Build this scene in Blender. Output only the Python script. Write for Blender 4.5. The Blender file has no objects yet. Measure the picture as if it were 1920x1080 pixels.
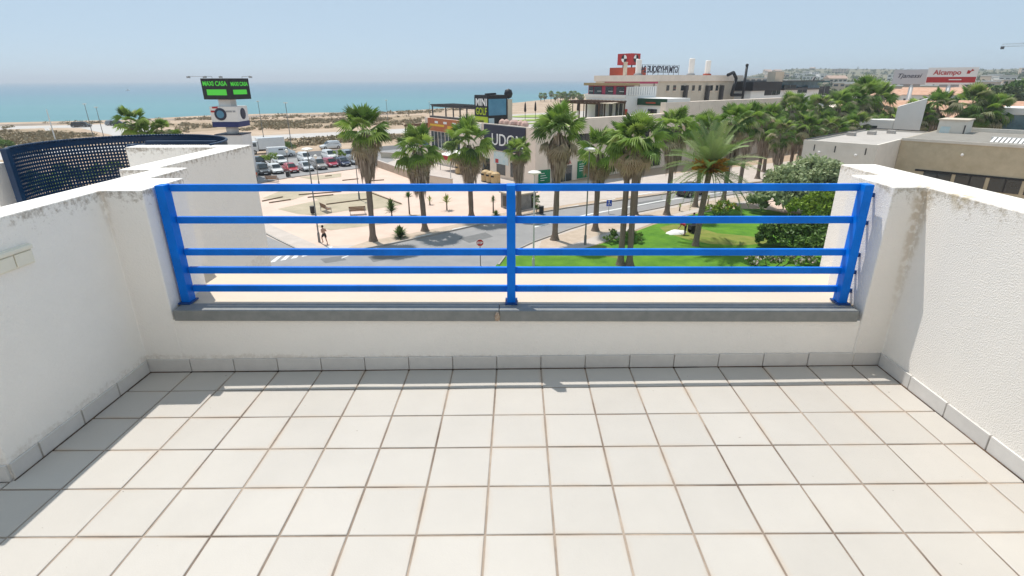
import bpy, math, random
import numpy as np
from mathutils import Matrix, Vector, noise
random.seed(7); rng=np.random.default_rng(7)
S=bpy.context.scene; COL=S.collection; R_=math.radians
# ------------------------------------------------------------------ camera
CH=14.0
_f,_p,_y,_r=1014.861,.3667375,-.0101701,-.0028320
_cy,_sy=math.cos(_y),math.sin(_y)
CF=Vector((_sy*math.cos(_p),_cy*math.cos(_p),-math.sin(_p)))
_R=Vector((_cy,-_sy,0)); _U=_R.cross(CF)
CR=_R*math.cos(_r)+_U*math.sin(_r); CU=-_R*math.sin(_r)+_U*math.cos(_r)
cd=bpy.data.cameras.new('camera'); cam=bpy.data.objects.new('camera',cd); COL.objects.link(cam)
cd.sensor_width=36; cd.lens=_f/1920*36; cd.clip_start=.05; cd.clip_end=60000
cam.matrix_world=Matrix(((CR.x,CU.x,-CF.x,0),(CR.y,CU.y,-CF.y,0),(CR.z,CU.z,-CF.z,CH),(0,0,0,1)))
S.camera=cam
# ------------------------------------------------------------------ sky, sun, exposure
SUNV=Vector((-.265,.34,1.0)).normalized()          # towards the sun
EL=math.asin(SUNV.z)
w=bpy.data.worlds.new('World'); S.world=w; w.use_nodes=True
nt=w.node_tree; nt.nodes.clear()
sky=nt.nodes.new('ShaderNodeTexSky'); sky.sky_type='NISHITA'; sky.sun_disc=False
sky.sun_elevation=EL; sky.sun_rotation=math.atan2(SUNV.x,SUNV.y)
sky.altitude=0; sky.air_density=.6; sky.dust_density=0; sky.ozone_density=3
bg=nt.nodes.new('ShaderNodeBackground'); bg.inputs[1].default_value=.10
wo=nt.nodes.new('ShaderNodeOutputWorld')
# sea haze evens the clear-sky gradient out
mxs=nt.nodes.new('ShaderNodeMix'); mxs.data_type='RGBA'; mxs.inputs[0].default_value=.84; mxs.inputs[7].default_value=(3.62,4.58,5.38,1)
nt.links.new(sky.outputs[0],mxs.inputs[6]); nt.links.new(mxs.outputs[2],bg.inputs[0]); nt.links.new(bg.outputs[0],wo.inputs[0])
sl=bpy.data.lights.new('sun','SUN'); sl.energy=3.0; sl.angle=R_(.5); sl.color=(1,.955,.89)
sun=bpy.data.objects.new('sun',sl); COL.objects.link(sun); sun.location=(0,0,60)
sun.rotation_euler=SUNV.to_track_quat('Z','Y').to_euler()
S.view_settings.view_transform='Standard'; S.view_settings.look='None'
S.view_settings.exposure=.54; S.view_settings.gamma=1; S.view_settings.use_curve_mapping=False
S.render.engine='CYCLES'; S.cycles.max_bounces=8; S.cycles.diffuse_bounces=6
# ------------------------------------------------------------------ places in the photograph -> places in the world
def ray(px,py): return CF+CR*((px-960)/_f)+CU*((540-py)/_f)
def G(px,py,z=0.):
    d=ray(px,py); t=(z-CH)/d.z; return Vector((d.x*t,d.y*t,z))
def zat(px,py,P):
    d=ray(px,py); t=math.hypot(P[0],P[1])/math.hypot(d.x,d.y); return CH+d.z*t
def at(px,py,dist):
    d=ray(px,py); t=dist/math.hypot(d.x,d.y); return Vector((d.x*t,d.y*t,CH+d.z*t))
def pxm(P): return _f/((Vector((P[0],P[1],0))-Vector((0,0,CH))).dot(CF))   # photo pixels per metre
# ------------------------------------------------------------------ objects
WM={}
def meta(o,label=None,cat=None,group=None,kind=None):
    if label:o['label']=label
    if cat:o['category']=cat
    if group:o['group']=group
    if kind:o['kind']=kind
    return o
def thing(name,label,cat,loc=(0,0,0),rz=0,group=None):
    o=bpy.data.objects.new(name,None); COL.objects.link(o); o.empty_display_size=.2
    o.location=loc; o.rotation_euler=(0,0,rz); WM[o.name]=Matrix.Translation(loc)@Matrix.Rotation(rz,4,'Z')
    return meta(o,label,cat,group)
def obj(name,data,parent=None):
    o=bpy.data.objects.new(name,data); COL.objects.link(o)
    if parent is not None:o.parent=parent
    return o
def dup(root,loc,rz=0,scale=1,label=None,group=None):
    r=root.copy(); COL.objects.link(r); r.location=loc; r.rotation_euler=(0,0,rz); r.scale=(scale,)*3
    if label:r['label']=label
    if group:r['group']=group
    def rec(a,b):
        for c in list(a.children):
            k=c.copy(); COL.objects.link(k); k.parent=b; rec(c,k)
    rec(root,r); return r
class MB:
    def __init__(s): s.v=[];s.f=[]
    def add(s,vs,fs):
        n=len(s.v); s.v+=[tuple(v) for v in vs]; s.f+=[tuple(i+n for i in f) for f in fs]; return s
    def box(s,x0,x1,y0,y1,z0,z1,M=None):
        vs=[Vector(p) for p in((x0,y0,z0),(x1,y0,z0),(x1,y1,z0),(x0,y1,z0),(x0,y0,z1),(x1,y0,z1),(x1,y1,z1),(x0,y1,z1))]
        if M is not None: vs=[M@v for v in vs]
        return s.add(vs,[(0,3,2,1),(4,5,6,7),(0,1,5,4),(1,2,6,5),(2,3,7,6),(3,0,4,7)])
    def prism(s,pts,z0,z1):
        n=len(pts); zz=lambda z,p:z(p) if callable(z) else z
        a=0
        for i in range(n): a+=pts[i][0]*pts[(i+1)%n][1]-pts[(i+1)%n][0]*pts[i][1]
        if a<0: pts=pts[::-1]
        vs=[(p[0],p[1],zz(z0,p)) for p in pts]+[(p[0],p[1],zz(z1,p)) for p in pts]
        return s.add(vs,[tuple(range(n-1,-1,-1)),tuple(range(n,2*n))]+[(i,(i+1)%n,n+(i+1)%n,n+i) for i in range(n)])
    def sheet(s,pts,z):
        a=sum(pts[i][0]*pts[(i+1)%len(pts)][1]-pts[(i+1)%len(pts)][0]*pts[i][1] for i in range(len(pts)))
        if a<0: pts=pts[::-1]
        return s.add([(p[0],p[1],z) for p in pts],[tuple(range(len(pts)))])
    def tube(s,p0,p1,r0,r1=None,n=8,cap=True):
        r1=r0 if r1 is None else r1; p0=Vector(p0);p1=Vector(p1); d=(p1-p0).normalized()
        a=d.orthogonal().normalized(); b=d.cross(a)
        vs=[p0+(a*math.cos(t)+b*math.sin(t))*r0 for t in[2*math.pi*i/n for i in range(n)]]
        vs+=[p1+(a*math.cos(t)+b*math.sin(t))*r1 for t in[2*math.pi*i/n for i in range(n)]]
        fs=[(i,(i+1)%n,n+(i+1)%n,n+i) for i in range(n)]
        if cap: fs+=[tuple(range(n-1,-1,-1)),tuple(range(n,2*n))]
        return s.add(vs,fs)
    def lathe(s,prof,c=(0,0,0),n=12,cap=True):
        vs=[];m=len(prof)
        for r,z in prof:
            vs+=[(c[0]+r*math.cos(2*math.pi*i/n),c[1]+r*math.sin(2*math.pi*i/n),c[2]+z) for i in range(n)]
        fs=[(k*n+i,k*n+(i+1)%n,(k+1)*n+(i+1)%n,(k+1)*n+i) for k in range(m-1) for i in range(n)]
        if cap: fs+=[tuple(range(n-1,-1,-1)),tuple((m-1)*n+i for i in range(n))]
        return s.add(vs,fs)
    def mesh(s,name,mat,smooth=False):
        me=bpy.data.meshes.new(name); me.from_pydata(s.v,[],s.f)
        if mat is not None: me.materials.append(mat)
        if smooth: me.polygons.foreach_set('use_smooth',[True]*len(me.polygons))
        me.update(); return me
    def build(s,name,mat,parent=None,world=False,smooth=False,bevel=0):
        if world and parent is not None:
            I=WM[parent.name].inverted(); s.v=[tuple(I@Vector(v)) for v in s.v]
        o=obj(name,s.mesh(name,mat,smooth),parent)
        if bevel:
            b=o.modifiers.new('b','BEVEL'); b.width=bevel; b.segments=2; b.limit_method='ANGLE'
        return o
# ------------------------------------------------------------------ materials
def ramp(nt,src,stops):
    r=nt.nodes.new('ShaderNodeValToRGB'); e=r.color_ramp.elements
    while len(e)<len(stops): e.new(.5)
    for k,(p,c) in zip(e,stops): k.position=p; k.color=(*c,1)
    nt.links.new(src,r.inputs[0]); return r.outputs[0]
def mat(name,c,c2=None,rough=.6,var=.12,scale=3.,bump=0,bscale=60,bdist=.01,spec=.4,metal=0,rand=0,detail=6,coat=0,world=True):
    m=bpy.data.materials.new(name); m.use_nodes=True; nt=m.node_tree; L=nt.links
    b=nt.nodes['Principled BSDF']; b.inputs['Roughness'].default_value=rough; b.inputs['Metallic'].default_value=metal
    b.inputs['Specular IOR Level'].default_value=spec; b.inputs['Coat Weight'].default_value=coat
    if world:
        tc=nt.nodes.new('ShaderNodeNewGeometry').outputs['Position']
    else: tc=nt.nodes.new('ShaderNodeTexCoord').outputs['Object']
    n=nt.nodes.new('ShaderNodeTexNoise'); n.inputs['Scale'].default_value=scale; n.inputs['Detail'].default_value=detail
    n.inputs['Roughness'].default_value=.65
    L.new(tc,n.inputs['Vector'])
    if c2 is None:
        ca=[x*(1-var) for x in c]; cb=[min(1,x*(1+var)) for x in c]
    else: ca,cb=c,c2
    out=ramp(nt,n.outputs['Fac'],[(.3,ca),(.7,cb)])
    if rand:
        oi=nt.nodes.new('ShaderNodeObjectInfo'); mr=nt.nodes.new('ShaderNodeMapRange')
        mr.inputs['To Min'].default_value=1-rand; mr.inputs['To Max'].default_value=1+rand
        hs=nt.nodes.new('ShaderNodeHueSaturation'); L.new(oi.outputs['Random'],mr.inputs[0]); L.new(mr.outputs[0],hs.inputs['Value']); L.new(out,hs.inputs['Color']); out=hs.outputs[0]
    L.new(out,b.inputs['Base Color'])
    if bump:
        n2=nt.nodes.new('ShaderNodeTexNoise'); n2.inputs['Scale'].default_value=bscale; n2.inputs['Detail'].default_value=4
        bp=nt.nodes.new('ShaderNodeBump'); bp.inputs['Strength'].default_value=bump; bp.inputs['Distance'].default_value=bdist
        L.new(tc,n2.inputs['Vector']); L.new(n2.outputs['Fac'],bp.inputs['Height']); L.new(bp.outputs[0],b.inputs['Normal'])
    m['_c']=list(c); return m
def leafmat(name,cols,rough=.55,trans=.25,obj_rand=False):
    m=bpy.data.materials.new(name); m.use_nodes=True; nt=m.node_tree; L=nt.links
    b=nt.nodes['Principled BSDF']; b.inputs['Roughness'].default_value=rough; b.inputs['Specular IOR Level'].default_value=.35
    src=nt.nodes.new('ShaderNodeObjectInfo').outputs['Random'] if obj_rand else nt.nodes.new('ShaderNodeNewGeometry').outputs['Random Per Island']
    k=len(cols); o=ramp(nt,src,[(i/max(1,k-1),c) for i,c in enumerate(cols)])
    L.new(o,b.inputs['Base Color'])
    t=nt.nodes.new('ShaderNodeBsdfTranslucent'); L.new(o,t.inputs[0]); mx=nt.nodes.new('ShaderNodeMixShader'); mx.inputs[0].default_value=trans
    L.new(b.outputs[0],mx.inputs[1]); L.new(t.outputs[0],mx.inputs[2]); L.new(mx.outputs[0],nt.nodes['Material Output'].inputs[0])
    return m
def wallmat(name,c,ztops=(),dirt=.8,bump=.35,bscale=110,edge=.12):
    """painted render: fine grain, grime under the coping and near the floor"""
    m=mat(name,c,rough=.85,var=.035,scale=1.3,bump=bump,bscale=bscale,bdist=.012,spec=.25)
    nt=m.node_tree;L=nt.links;b=nt.nodes['Principled BSDF']; base=b.inputs['Base Color'].links[0].from_socket
    ps=nt.nodes.new('ShaderNodeNewGeometry'); sp=nt.nodes.new('ShaderNodeSeparateXYZ'); L.new(ps.outputs['Position'],sp.inputs[0])
    n=nt.nodes.new('ShaderNodeTexNoise'); n.inputs['Scale'].default_value=38; n.inputs['Detail'].default_value=8; n.inputs['Roughness'].default_value=.75; L.new(ps.outputs['Position'],n.inputs['Vector'])
    n3=nt.nodes.new('ShaderNodeTexNoise'); n3.inputs['Scale'].default_value=4; L.new(ps.outputs['Position'],n3.inputs['Vector'])
    def mth(op,a,bb):
        k=nt.nodes.new('ShaderNodeMath'); k.operation=op
        for i,x in enumerate((a,bb)):
            if isinstance(x,(int,float)): k.inputs[i].default_value=x
            else: L.new(x,k.inputs[i])
        return k.outputs[0]
    for zt,wd,up,amt,colr in ztops:
        mr=nt.nodes.new('ShaderNodeMapRange'); mr.clamp=True
        mr.inputs['From Min'].default_value=zt-wd if up else zt+wd; mr.inputs['From Max'].default_value=zt
        L.new(sp.outputs['Z'],mr.inputs[0])
        pw=mth('POWER',mr.outputs[0],1.8)
        th=mth('MULTIPLY',pw,mth('ADD',mth('MULTIPLY',n3.outputs['Fac'],1.1),.0))
        k=mth('SUBTRACT',mth('ADD',n.outputs['Fac'],mth('MULTIPLY',th,.42)),.60)
        k=mth('MULTIPLY',k,5.); cl=nt.nodes.new('ShaderNodeClamp'); L.new(k,cl.inputs[0])
        k=mth('MULTIPLY',cl.outputs[0],amt)
        # only on upright faces
        sn=nt.nodes.new('ShaderNodeSeparateXYZ'); L.new(ps.outputs['True Normal'],sn.inputs[0])
        up_=mth('SUBTRACT',1.,mth('ABSOLUTE',sn.outputs['Z'],0)); k=mth('MULTIPLY',k,up_)
        k=mth('MULTIPLY',k,mth('GREATER_THAN',mr.outputs[0],.001))
        mx=nt.nodes.new('ShaderNodeMix'); mx.data_type='RGBA'; L.new(k,mx.inputs[0]); L.new(base,mx.inputs[6]); mx.inputs[7].default_value=(*colr,1); base=mx.outputs[2]
    L.new(base,b.inputs['Base Color']); return m
def glow(name,c,s):
    m=bpy.data.materials.new(name); m.use_nodes=True; b=m.node_tree.nodes['Principled BSDF']
    b.inputs['Base Color'].default_value=(*c,1); b.inputs['Emission Color'].default_value=(*c,1); b.inputs['Emission Strength'].default_value=s; return m
def text(s,height,org,xdir,parent,m,width=None,center=False,ext=.02,name='lettering',shear=0,bold=0):
    """lettering standing on an upright face; org and xdir in the parent's frame"""
    cu=bpy.data.curves.new(name,'FONT'); cu.body=s; cu.extrude=ext; cu.size=height/.72; cu.materials.append(m); cu.shear=shear; cu.offset=bold
    cu.resolution_u=3
    o=obj(name,cu,parent)
    x=Vector(xdir).normalized(); y=Vector((0,0,1)); z=x.cross(y)
    bpy.context.view_layer.update()
    wd=max(.01,o.dimensions.x); sx=(width/wd) if width else 1
    off=Vector(org)
    me=bpy.data.meshes.new_from_object(o.evaluated_get(bpy.context.evaluated_depsgraph_get())); bpy.data.objects.remove(o)
    o=obj(name,me,parent)
    o.matrix_local=Matrix(((x.x*sx,y.x,z.x,off.x),(x.y*sx,y.y,z.y,off.y),(x.z*sx,y.z,z.z,off.z),(0,0,0,1)))
    return o
# ================================================================== MATERIALS
ZW=CH-.517; ZWR=CH-.503; ZF=CH-1.5315
GR=(.22,.17,.12); BK=(.10,.09,.075)
m_wall=wallmat('white_render',(.90,.86,.805),[(ZW,.12,True,.75,(.27,.21,.15)),(ZF+.07,.035,False,.35,(.50,.42,.33))])
m_wallo=wallmat('outer_render',(.86,.82,.775),[(ZW,.12,True,.75,(.27,.21,.15))])
m_wallr=wallmat('white_stucco',(.87,.825,.765),[(ZWR,.14,True,.7,(.34,.27,.17)),(ZF+.09,.05,False,.4,(.50,.40,.29))],bump=.5,bscale=150)
def streak(m,x,y,ztop,zlow,wd,col,amt):
    nt=m.node_tree;L=nt.links;b=nt.nodes['Principled BSDF']; base=b.inputs['Base Color'].links[0].from_socket
    g=nt.nodes.new('ShaderNodeNewGeometry').outputs['Position']
    mp=nt.nodes.new('ShaderNodeVectorMath'); mp.operation='SUBTRACT'; L.new(g,mp.inputs[0]); mp.inputs[1].default_value=(x,y,0)
    m2=nt.nodes.new('ShaderNodeVectorMath'); m2.operation='MULTIPLY'; L.new(mp.outputs[0],m2.inputs[0]); m2.inputs[1].default_value=(1,1,0)
    ln=nt.nodes.new('ShaderNodeVectorMath'); ln.operation='LENGTH'; L.new(m2.outputs[0],ln.inputs[0])
    sp=nt.nodes.new('ShaderNodeSeparateXYZ'); L.new(g,sp.inputs[0])
    zr=nt.nodes.new('ShaderNodeMapRange'); L.new(sp.outputs['Z'],zr.inputs[0]); zr.inputs['From Min'].default_value=zlow; zr.inputs['From Max'].default_value=ztop
    wr=nt.nodes.new('ShaderNodeMath'); wr.operation='MULTIPLY_ADD'; L.new(zr.outputs[0],wr.inputs[0]); wr.inputs[1].default_value=wd*.8; wr.inputs[2].default_value=wd*.3
    n=nt.nodes.new('ShaderNodeTexNoise'); n.inputs['Scale'].default_value=34; n.inputs['Detail'].default_value=8; L.new(g,n.inputs['Vector'])
    dv=nt.nodes.new('ShaderNodeMath'); dv.operation='DIVIDE'; L.new(ln.outputs['Value'],dv.inputs[0]); L.new(wr.outputs[0],dv.inputs[1])
    s=nt.nodes.new('ShaderNodeMath'); s.operation='SUBTRACT'; s.inputs[0].default_value=1; L.new(dv.outputs[0],s.inputs[1]); s.use_clamp=True
    a=nt.nodes.new('ShaderNodeMath'); a.operation='MULTIPLY'; nr=nt.nodes.new('ShaderNodeMapRange'); L.new(n.outputs['Fac'],nr.inputs[0]); nr.inputs['From Min'].default_value=.38; nr.inputs['From Max'].default_value=.64; L.new(s.outputs[0],a.inputs[0]); L.new(nr.outputs[0],a.inputs[1])
    c=nt.nodes.new('ShaderNodeMath'); c.operation='MULTIPLY'; c.use_clamp=True; L.new(a.outputs[0],c.inputs[0]); c.inputs[1].default_value=2.6
    zz=nt.nodes.new('ShaderNodeMath'); zz.operation='MULTIPLY'; L.new(c.outputs[0],zz.inputs[0]); L.new(zr.outputs[0],zz.inputs[1])
    am=nt.nodes.new('ShaderNodeMath'); am.operation='MULTIPLY'; L.new(zz.outputs[0],am.inputs[0]); am.inputs[1].default_value=amt
    mx=nt.nodes.new('ShaderNodeMix'); mx.data_type='RGBA'; L.new(am.outputs[0],mx.inputs[0]); L.new(base,mx.inputs[6]); mx.inputs[7].default_value=(*col,1); L.new(mx.outputs[2],b.inputs['Base Color'])
streak(m_wallr,2.04,2.712,ZWR+.1,ZWR-.80,.07,(.40,.29,.15),.6)
streak(m_wallr,2.04,2.50,ZWR+.03,ZWR-.10,.09,(.42,.32,.14),.7)
streak(m_wall,-2.115,2.72,ZW+.15,ZW-.30,.05,(.38,.27,.16),.5)
m_ledge=mat('cream_paint',(.64,.53,.415),rough=.8,var=.05,scale=1.5,bump=.15,bscale=90)
m_tile=mat('floor_tile_glaze',(.495,.463,.42),rough=.42,var=.045,scale=2.2,bump=.12,bscale=160,bdist=.003,spec=.35,rand=.03)
def edge_stain(m,col,amt):
    nt=m.node_tree;L=nt.links;b=nt.nodes['Principled BSDF']; base=b.inputs['Base Color'].links[0].from_socket
    oc=nt.nodes.new('ShaderNodeTexCoord').outputs['Object']; ab=nt.nodes.new('ShaderNodeVectorMath'); ab.operation='ABSOLUTE'; L.new(oc,ab.inputs[0])
    sp=nt.nodes.new('ShaderNodeSeparateXYZ'); L.new(ab.outputs[0],sp.inputs[0])
    mx=nt.nodes.new('ShaderNodeMath'); mx.operation='MAXIMUM'; L.new(sp.outputs[0],mx.inputs[0]); L.new(sp.outputs[1],mx.inputs[1])
    mr=nt.nodes.new('ShaderNodeMapRange'); L.new(mx.outputs[0],mr.inputs[0]); mr.inputs['From Min'].default_value=.098; mr.inputs['From Max'].default_value=.122
    g=nt.nodes.new('ShaderNodeNewGeometry').outputs['Position']; n=nt.nodes.new('ShaderNodeTexNoise'); n.inputs['Scale'].default_value=5; n.inputs['Detail'].default_value=9; L.new(g,n.inputs['Vector'])
    pw=nt.nodes.new('ShaderNodeMath'); pw.operation='POWER'; L.new(mr.outputs[0],pw.inputs[0]); pw.inputs[1].default_value=1.6
    r=nt.nodes.new('ShaderNodeMapRange'); L.new(n.outputs['Fac'],r.inputs[0]); r.inputs['From Min'].default_value=.42; r.inputs['From Max'].default_value=.68
    a=nt.nodes.new('ShaderNodeMath'); a.operation='MULTIPLY'; L.new(pw.outputs[0],a.inputs[0]); L.new(r.outputs[0],a.inputs[1])
    c=nt.nodes.new('ShaderNodeMath'); c.operation='MULTIPLY'; L.new(a.outputs[0],c.inputs[0]); c.inputs[1].default_value=amt
    mm=nt.nodes.new('ShaderNodeMix'); mm.data_type='RGBA'; L.new(c.outputs[0],mm.inputs[0]); L.new(base,mm.inputs[6]); mm.inputs[7].default_value=(*col,1)
    # sparse specks of dirt
    v=nt.nodes.new('ShaderNodeTexNoise'); v.inputs['Scale'].default_value=55; v.inputs['Detail'].default_value=2; L.new(g,v.inputs['Vector'])
    vr=nt.nodes.new('ShaderNodeMapRange'); L.new(v.outputs['Fac'],vr.inputs[0]); vr.inputs['From Min'].default_value=.77; vr.inputs['From Max'].default_value=.80
    m3=nt.nodes.new('ShaderNodeMix'); m3.data_type='RGBA'; L.new(vr.outputs[0],m3.inputs[0]); L.new(mm.outputs[2],m3.inputs[6]); m3.inputs[7].default_value=(.2,.16,.12,1)
    L.new(m3.outputs[2],b.inputs['Base Color'])
edge_stain(m_tile,(.48,.37,.27),.6)
m_skirt=mat('skirting_glaze',(.63,.605,.575),rough=.4,var=.05,scale=14,bump=.1,bscale=60,bdist=.003,rand=.05)
m_grout=mat('grout',(.09,.06,.045),(.50,.41,.33),rough=.9,scale=1.7,detail=8)
m_stone=mat('grey_sill_stone',(.195,.205,.20),(.255,.26,.25),rough=.55,scale=18,bump=.25,bscale=200,bdist=.002)
m_blue=mat('blue_paint',(.0,.17,.70),rough=.42,var=.2,scale=4,spec=.18,bump=.12,bscale=70,bdist=.003,coat=.0)
m_bluedark=mat('blue_paint_old',(.01,.06,.22),rough=.5,var=.2,scale=30)
m_screen=mat('navy_paint',(.005,.028,.075),rough=.4,var=.15,scale=15)
m_plastic=mat('ivory_plastic',(.82,.78,.66),rough=.4,var=.04,scale=20)
m_glass0=mat('door_glass',(.03,.035,.04),rough=.1)
m_rust=mat('rust',(.22,.10,.04),(.6,.52,.42),rough=.9,scale=120)
# ================================================================== TERRACE
fz=lambda x:ZF+.0135*x
def W(x,y,z): return (x,y,CH+z)
FY=2.72
bd=thing('apartment_building','white apartment building carrying the tiled terrace','building',(0,-3,0))
MB().box(-2.55,2.30,-9,3.47,0,CH-1.62).build('body',m_wallo,bd,world=True)
MB().box(-6.5,-2.553,-9,5.3,0,CH-1.9).build('wing',m_wallo,bd,world=True)
MB().box(-3.6,2.30,-1.75,-1.5,CH-1.60,CH+1.9).build('unseen_house_wall',m_wallo,bd,world=True)  # unseen house wall behind the camera, added to bounce warm light onto the terrace
MB().box(-.9,.9,-1.497,-1.46,CH-1.5,CH+.6).build('terrace_door',m_glass0,bd,world=True)
fl=obj('floor',MB().prism([(-2.118,-3.5),(2.05,-3.5),(2.05,FY+.02),(-2.118,FY+.02)],lambda p:fz(p[0])-.05,lambda p:fz(p[0])-.004).prism([(-3.6,-3.5),(-2.121,-3.5),(-2.121,1.80),(-3.6,1.80)],lambda p:fz(p[0])-.05,lambda p:fz(p[0])-.004).mesh('floor',m_grout)); meta(fl,kind='structure')
XL=[-3.615+.25*i for i in range(23)]
rest=MB()
gap=.0041
for r in range(0,24):
    y1=2.7543-.25*r; y0=y1-.25
    if r==0:y1=FY
    for x in XL:
        x0,x1=x,x+.25
        if x0<-2.2 and y1>1.81: 
            if y0>1.78: continue
            y1c=1.797
        else:y1c=y1
        if x0>2.03: continue
        x1=min(x1,2.036)
        a,b,c,d=x0+gap,x1-gap,y0+gap,y1c-gap
        if x0>-2.12 and x0<-2.1: a=-2.112
        j=[random.uniform(-.0012,.0012) for _ in range(4)]
        e=.0025
        cx,cyy=(a+b)/2,(c+d)/2
        pts=[(a,c),(b,c),(b,d),(a,d)]; ins=[(a+e,c+e),(b-e,c+e),(b-e,d-e),(a+e,d-e)]
        if y0>=-.6 and (x0>-2.2):
            o0=(cx,cyy,fz(cx))
            vs=[(p[0]-cx,p[1]-cyy,fz(p[0])-o0[2]-.008) for p in pts]+[(p[0]-cx,p[1]-cyy,fz(p[0])-o0[2]-.0016+k) for p,k in zip(pts,j)]+[(p[0]-cx,p[1]-cyy,fz(p[0])-o0[2]+k) for p,k in zip(ins,j)]
            mb=MB().add(vs,[(0,1,5,4),(1,2,6,5),(2,3,7,6),(3,0,4,7),(4,5,9,8),(5,6,10,9),(6,7,11,10),(7,4,8,11),(8,9,10,11)])
            o=mb.build('floor_tile',m_tile,fl); o.location=o0
        else:
            rest.add([(p[0],p[1],fz(p[0])-.008) for p in pts]+[(p[0],p[1],fz(p[0])) for p in pts],[(0,1,5,4),(1,2,6,5),(2,3,7,6),(3,0,4,7),(4,5,6,7)])
meta(rest.build('floor_tile_field',m_tile,fl),kind='stuff')
# parapet walls
zb=CH-1.64
lw=thing('parapet_wall','white rendered parapet wall in shade on the left, with socket box','wall',(-2.2,2,zb))
MB().prism([(-2.115,1.815),(-2.115,FY),(-1.905,FY),(-1.905,3.09),(-2.108,3.09),(-2.108,3.49),(-2.305,3.49),(-2.305,4.80),(-3.29,4.80),(-3.29,4.63),(-2.5,4.63),(-2.5,3.41),(-2.287,3.41),(-2.287,2.0),(-3.6,2.0),(-3.6,1.815)],zb,ZW).build('wall_body',m_wall,lw,world=True,bevel=.006)
MB().box(-2.503,-2.303,3.493,4.797,0,zb-.003).build('outer_wall',m_wallo,lw,world=True)
rw=thing('parapet_wall','stucco parapet wall on the right, sunlit with rusty streak','wall',(2.15,2,zb))
MB().prism([(2.04,-3.5),(2.04,2.712),(1.88,2.712),(1.88,3.09),(2.05,3.09),(2.05,3.50),(2.27,3.50),(2.30,-3.5)],zb,ZWR).build('wall_body',m_wallr,rw,world=True,bevel=.006)
fw=thing('parapet_wall','low white front wall under the blue railing, with grey stone sill','wall',(0,2.8,zb))
MB().box(-1.907,1.882,FY+.001,2.812,zb,CH-1.236).build('wall_body',m_wall,fw,world=True)
# bits of front wall below pillars are the pillars themselves
xs=-1.883
sill=MB()
for a,b in ((-1.886,.0-.10),(-.097,1.852)):
    MB().box(a,b,2.702,2.808,CH-1.235,CH-1.172).build('sill',m_stone,fw,world=True,bevel=.004)
MB().prism([(-1.903,2.811),(1.878,2.811),(1.878,3.092),(2.047,3.092),(2.047,3.47),(-2.105,3.47),(-2.105,3.092),(-1.903,3.092)],CH-1.30,CH-1.178).build('ledge',m_ledge,fw,world=True)
MB().lathe([(.012,-.02),(.016,.0),(.009,.025),(.002,.03)],(-.108,2.698,CH-1.205),7).build('mortar_lump',m_rust,fw,world=True)
# skirting tiles
def skirt(x0,x1,y0,y1,par,n=(0,0)):
    mb=MB(); t=.010; h=.076
    zz=min(fz(x0),fz(x1))
    mb.box(x0,x1,y0,y1,min(fz(x0),fz(x1))-.003,max(fz(x0),fz(x1))+h)
    mb.build('skirting_tile',m_skirt,par,world=True,bevel=.002)
for x in XL:
    a,b=max(x,-2.112)+.0022,min(x+.25,2.036)-.0022
    if a<-2.12 or b-a<.02 or x<-2.2: continue
    skirt(a,b,FY-.011+random.uniform(-.001,.001),FY-.0005,fw)
y=FY-.014
while y>1.83:
    y0=max(y-.245,1.815); skirt(-2.1145,-2.104,y0+.002,y-.002,lw); y-=.25
skirt(-2.35,-2.118,1.803,1.8145,lw); skirt(-2.6,-2.355,1.803,1.8145,lw)
y=FY-.014
while y>-.5:
    skirt(2.028+random.uniform(-.001,.001),2.0395,y-.246,y-.002,rw); y-=.25
gj=MB()
gj.prism([(-2.104,FY-.019),(2.03,FY-.019),(2.03,FY-.0105),(-2.104,FY-.0105)],lambda p:fz(p[0])-.003,lambda p:fz(p[0])+.0018)
gj.prism([(-2.1045,1.805),(-2.097,1.805),(-2.097,FY-.0195),(-2.1045,FY-.0195)],lambda p:fz(p[0])-.003,lambda p:fz(p[0])+.0022)
gj.prism([(2.0225,-.4),(2.0285,-.4),(2.0285,FY-.0195),(2.0225,FY-.0195)],lambda p:fz(p[0])-.003,lambda p:fz(p[0])+.0022)
gj.build('wall_joint',mat('dirty_joint',(.02,.013,.01),(.16,.10,.065),rough=.95,scale=9,detail=9),fl)
# railing
ra=thing('railing','bright blue painted metal railing along the terrace edge','railing',(0,2.83,CH-1.172))
zs=[(-.547,-.511),(-.721,-.684),(-.902,-.862),(-1.008,-.966),(-1.117,-1.073)]
zs=[(a,a+.037) for a,b in zs]
for i,(z0,z1) in enumerate(zs):
    MB().box(-1.84,-.056,2.844,2.866,CH+z0,CH+z1).build('rail',m_blue,ra,world=True,bevel=.0015)
    MB().box(-.009,1.80,2.844,2.866,CH+z0,CH+z1).build('rail',m_blue,ra,world=True,bevel=.003)
MB().box(-.30,-.2985,2.8452,2.8658,CH-.7215,CH-.6835).build('rail_joint',mat('weld_grey',(.45,.55,.6)),ra,world=True)
for x,yt in ((-1.868,2.80),(-.0325,2.80),(1.815,2.80)):
    MB().box(x-.0235,x+.0235,2.802,2.866,CH-1.172,CH-.508).build('post',m_blue,ra,world=True,bevel=.003)
    MB().box(x-.034,x+.034,2.782,2.874,CH-1.1717,CH-1.163).build('base_plate',m_bluedark,ra,world=True)
for s,xw,xp in ((-1,-1.905,-1.892),(1,1.88,1.8385)):
    for z in (-.57,-.72,-.90,-1.0,-1.11):
        MB().box(min(xw,xp)+.0005,max(xw,xp)-.0005,2.848,2.863,CH+z-.011,CH+z+.011).build('wall_bracket',m_bluedark,ra,world=True)
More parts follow.
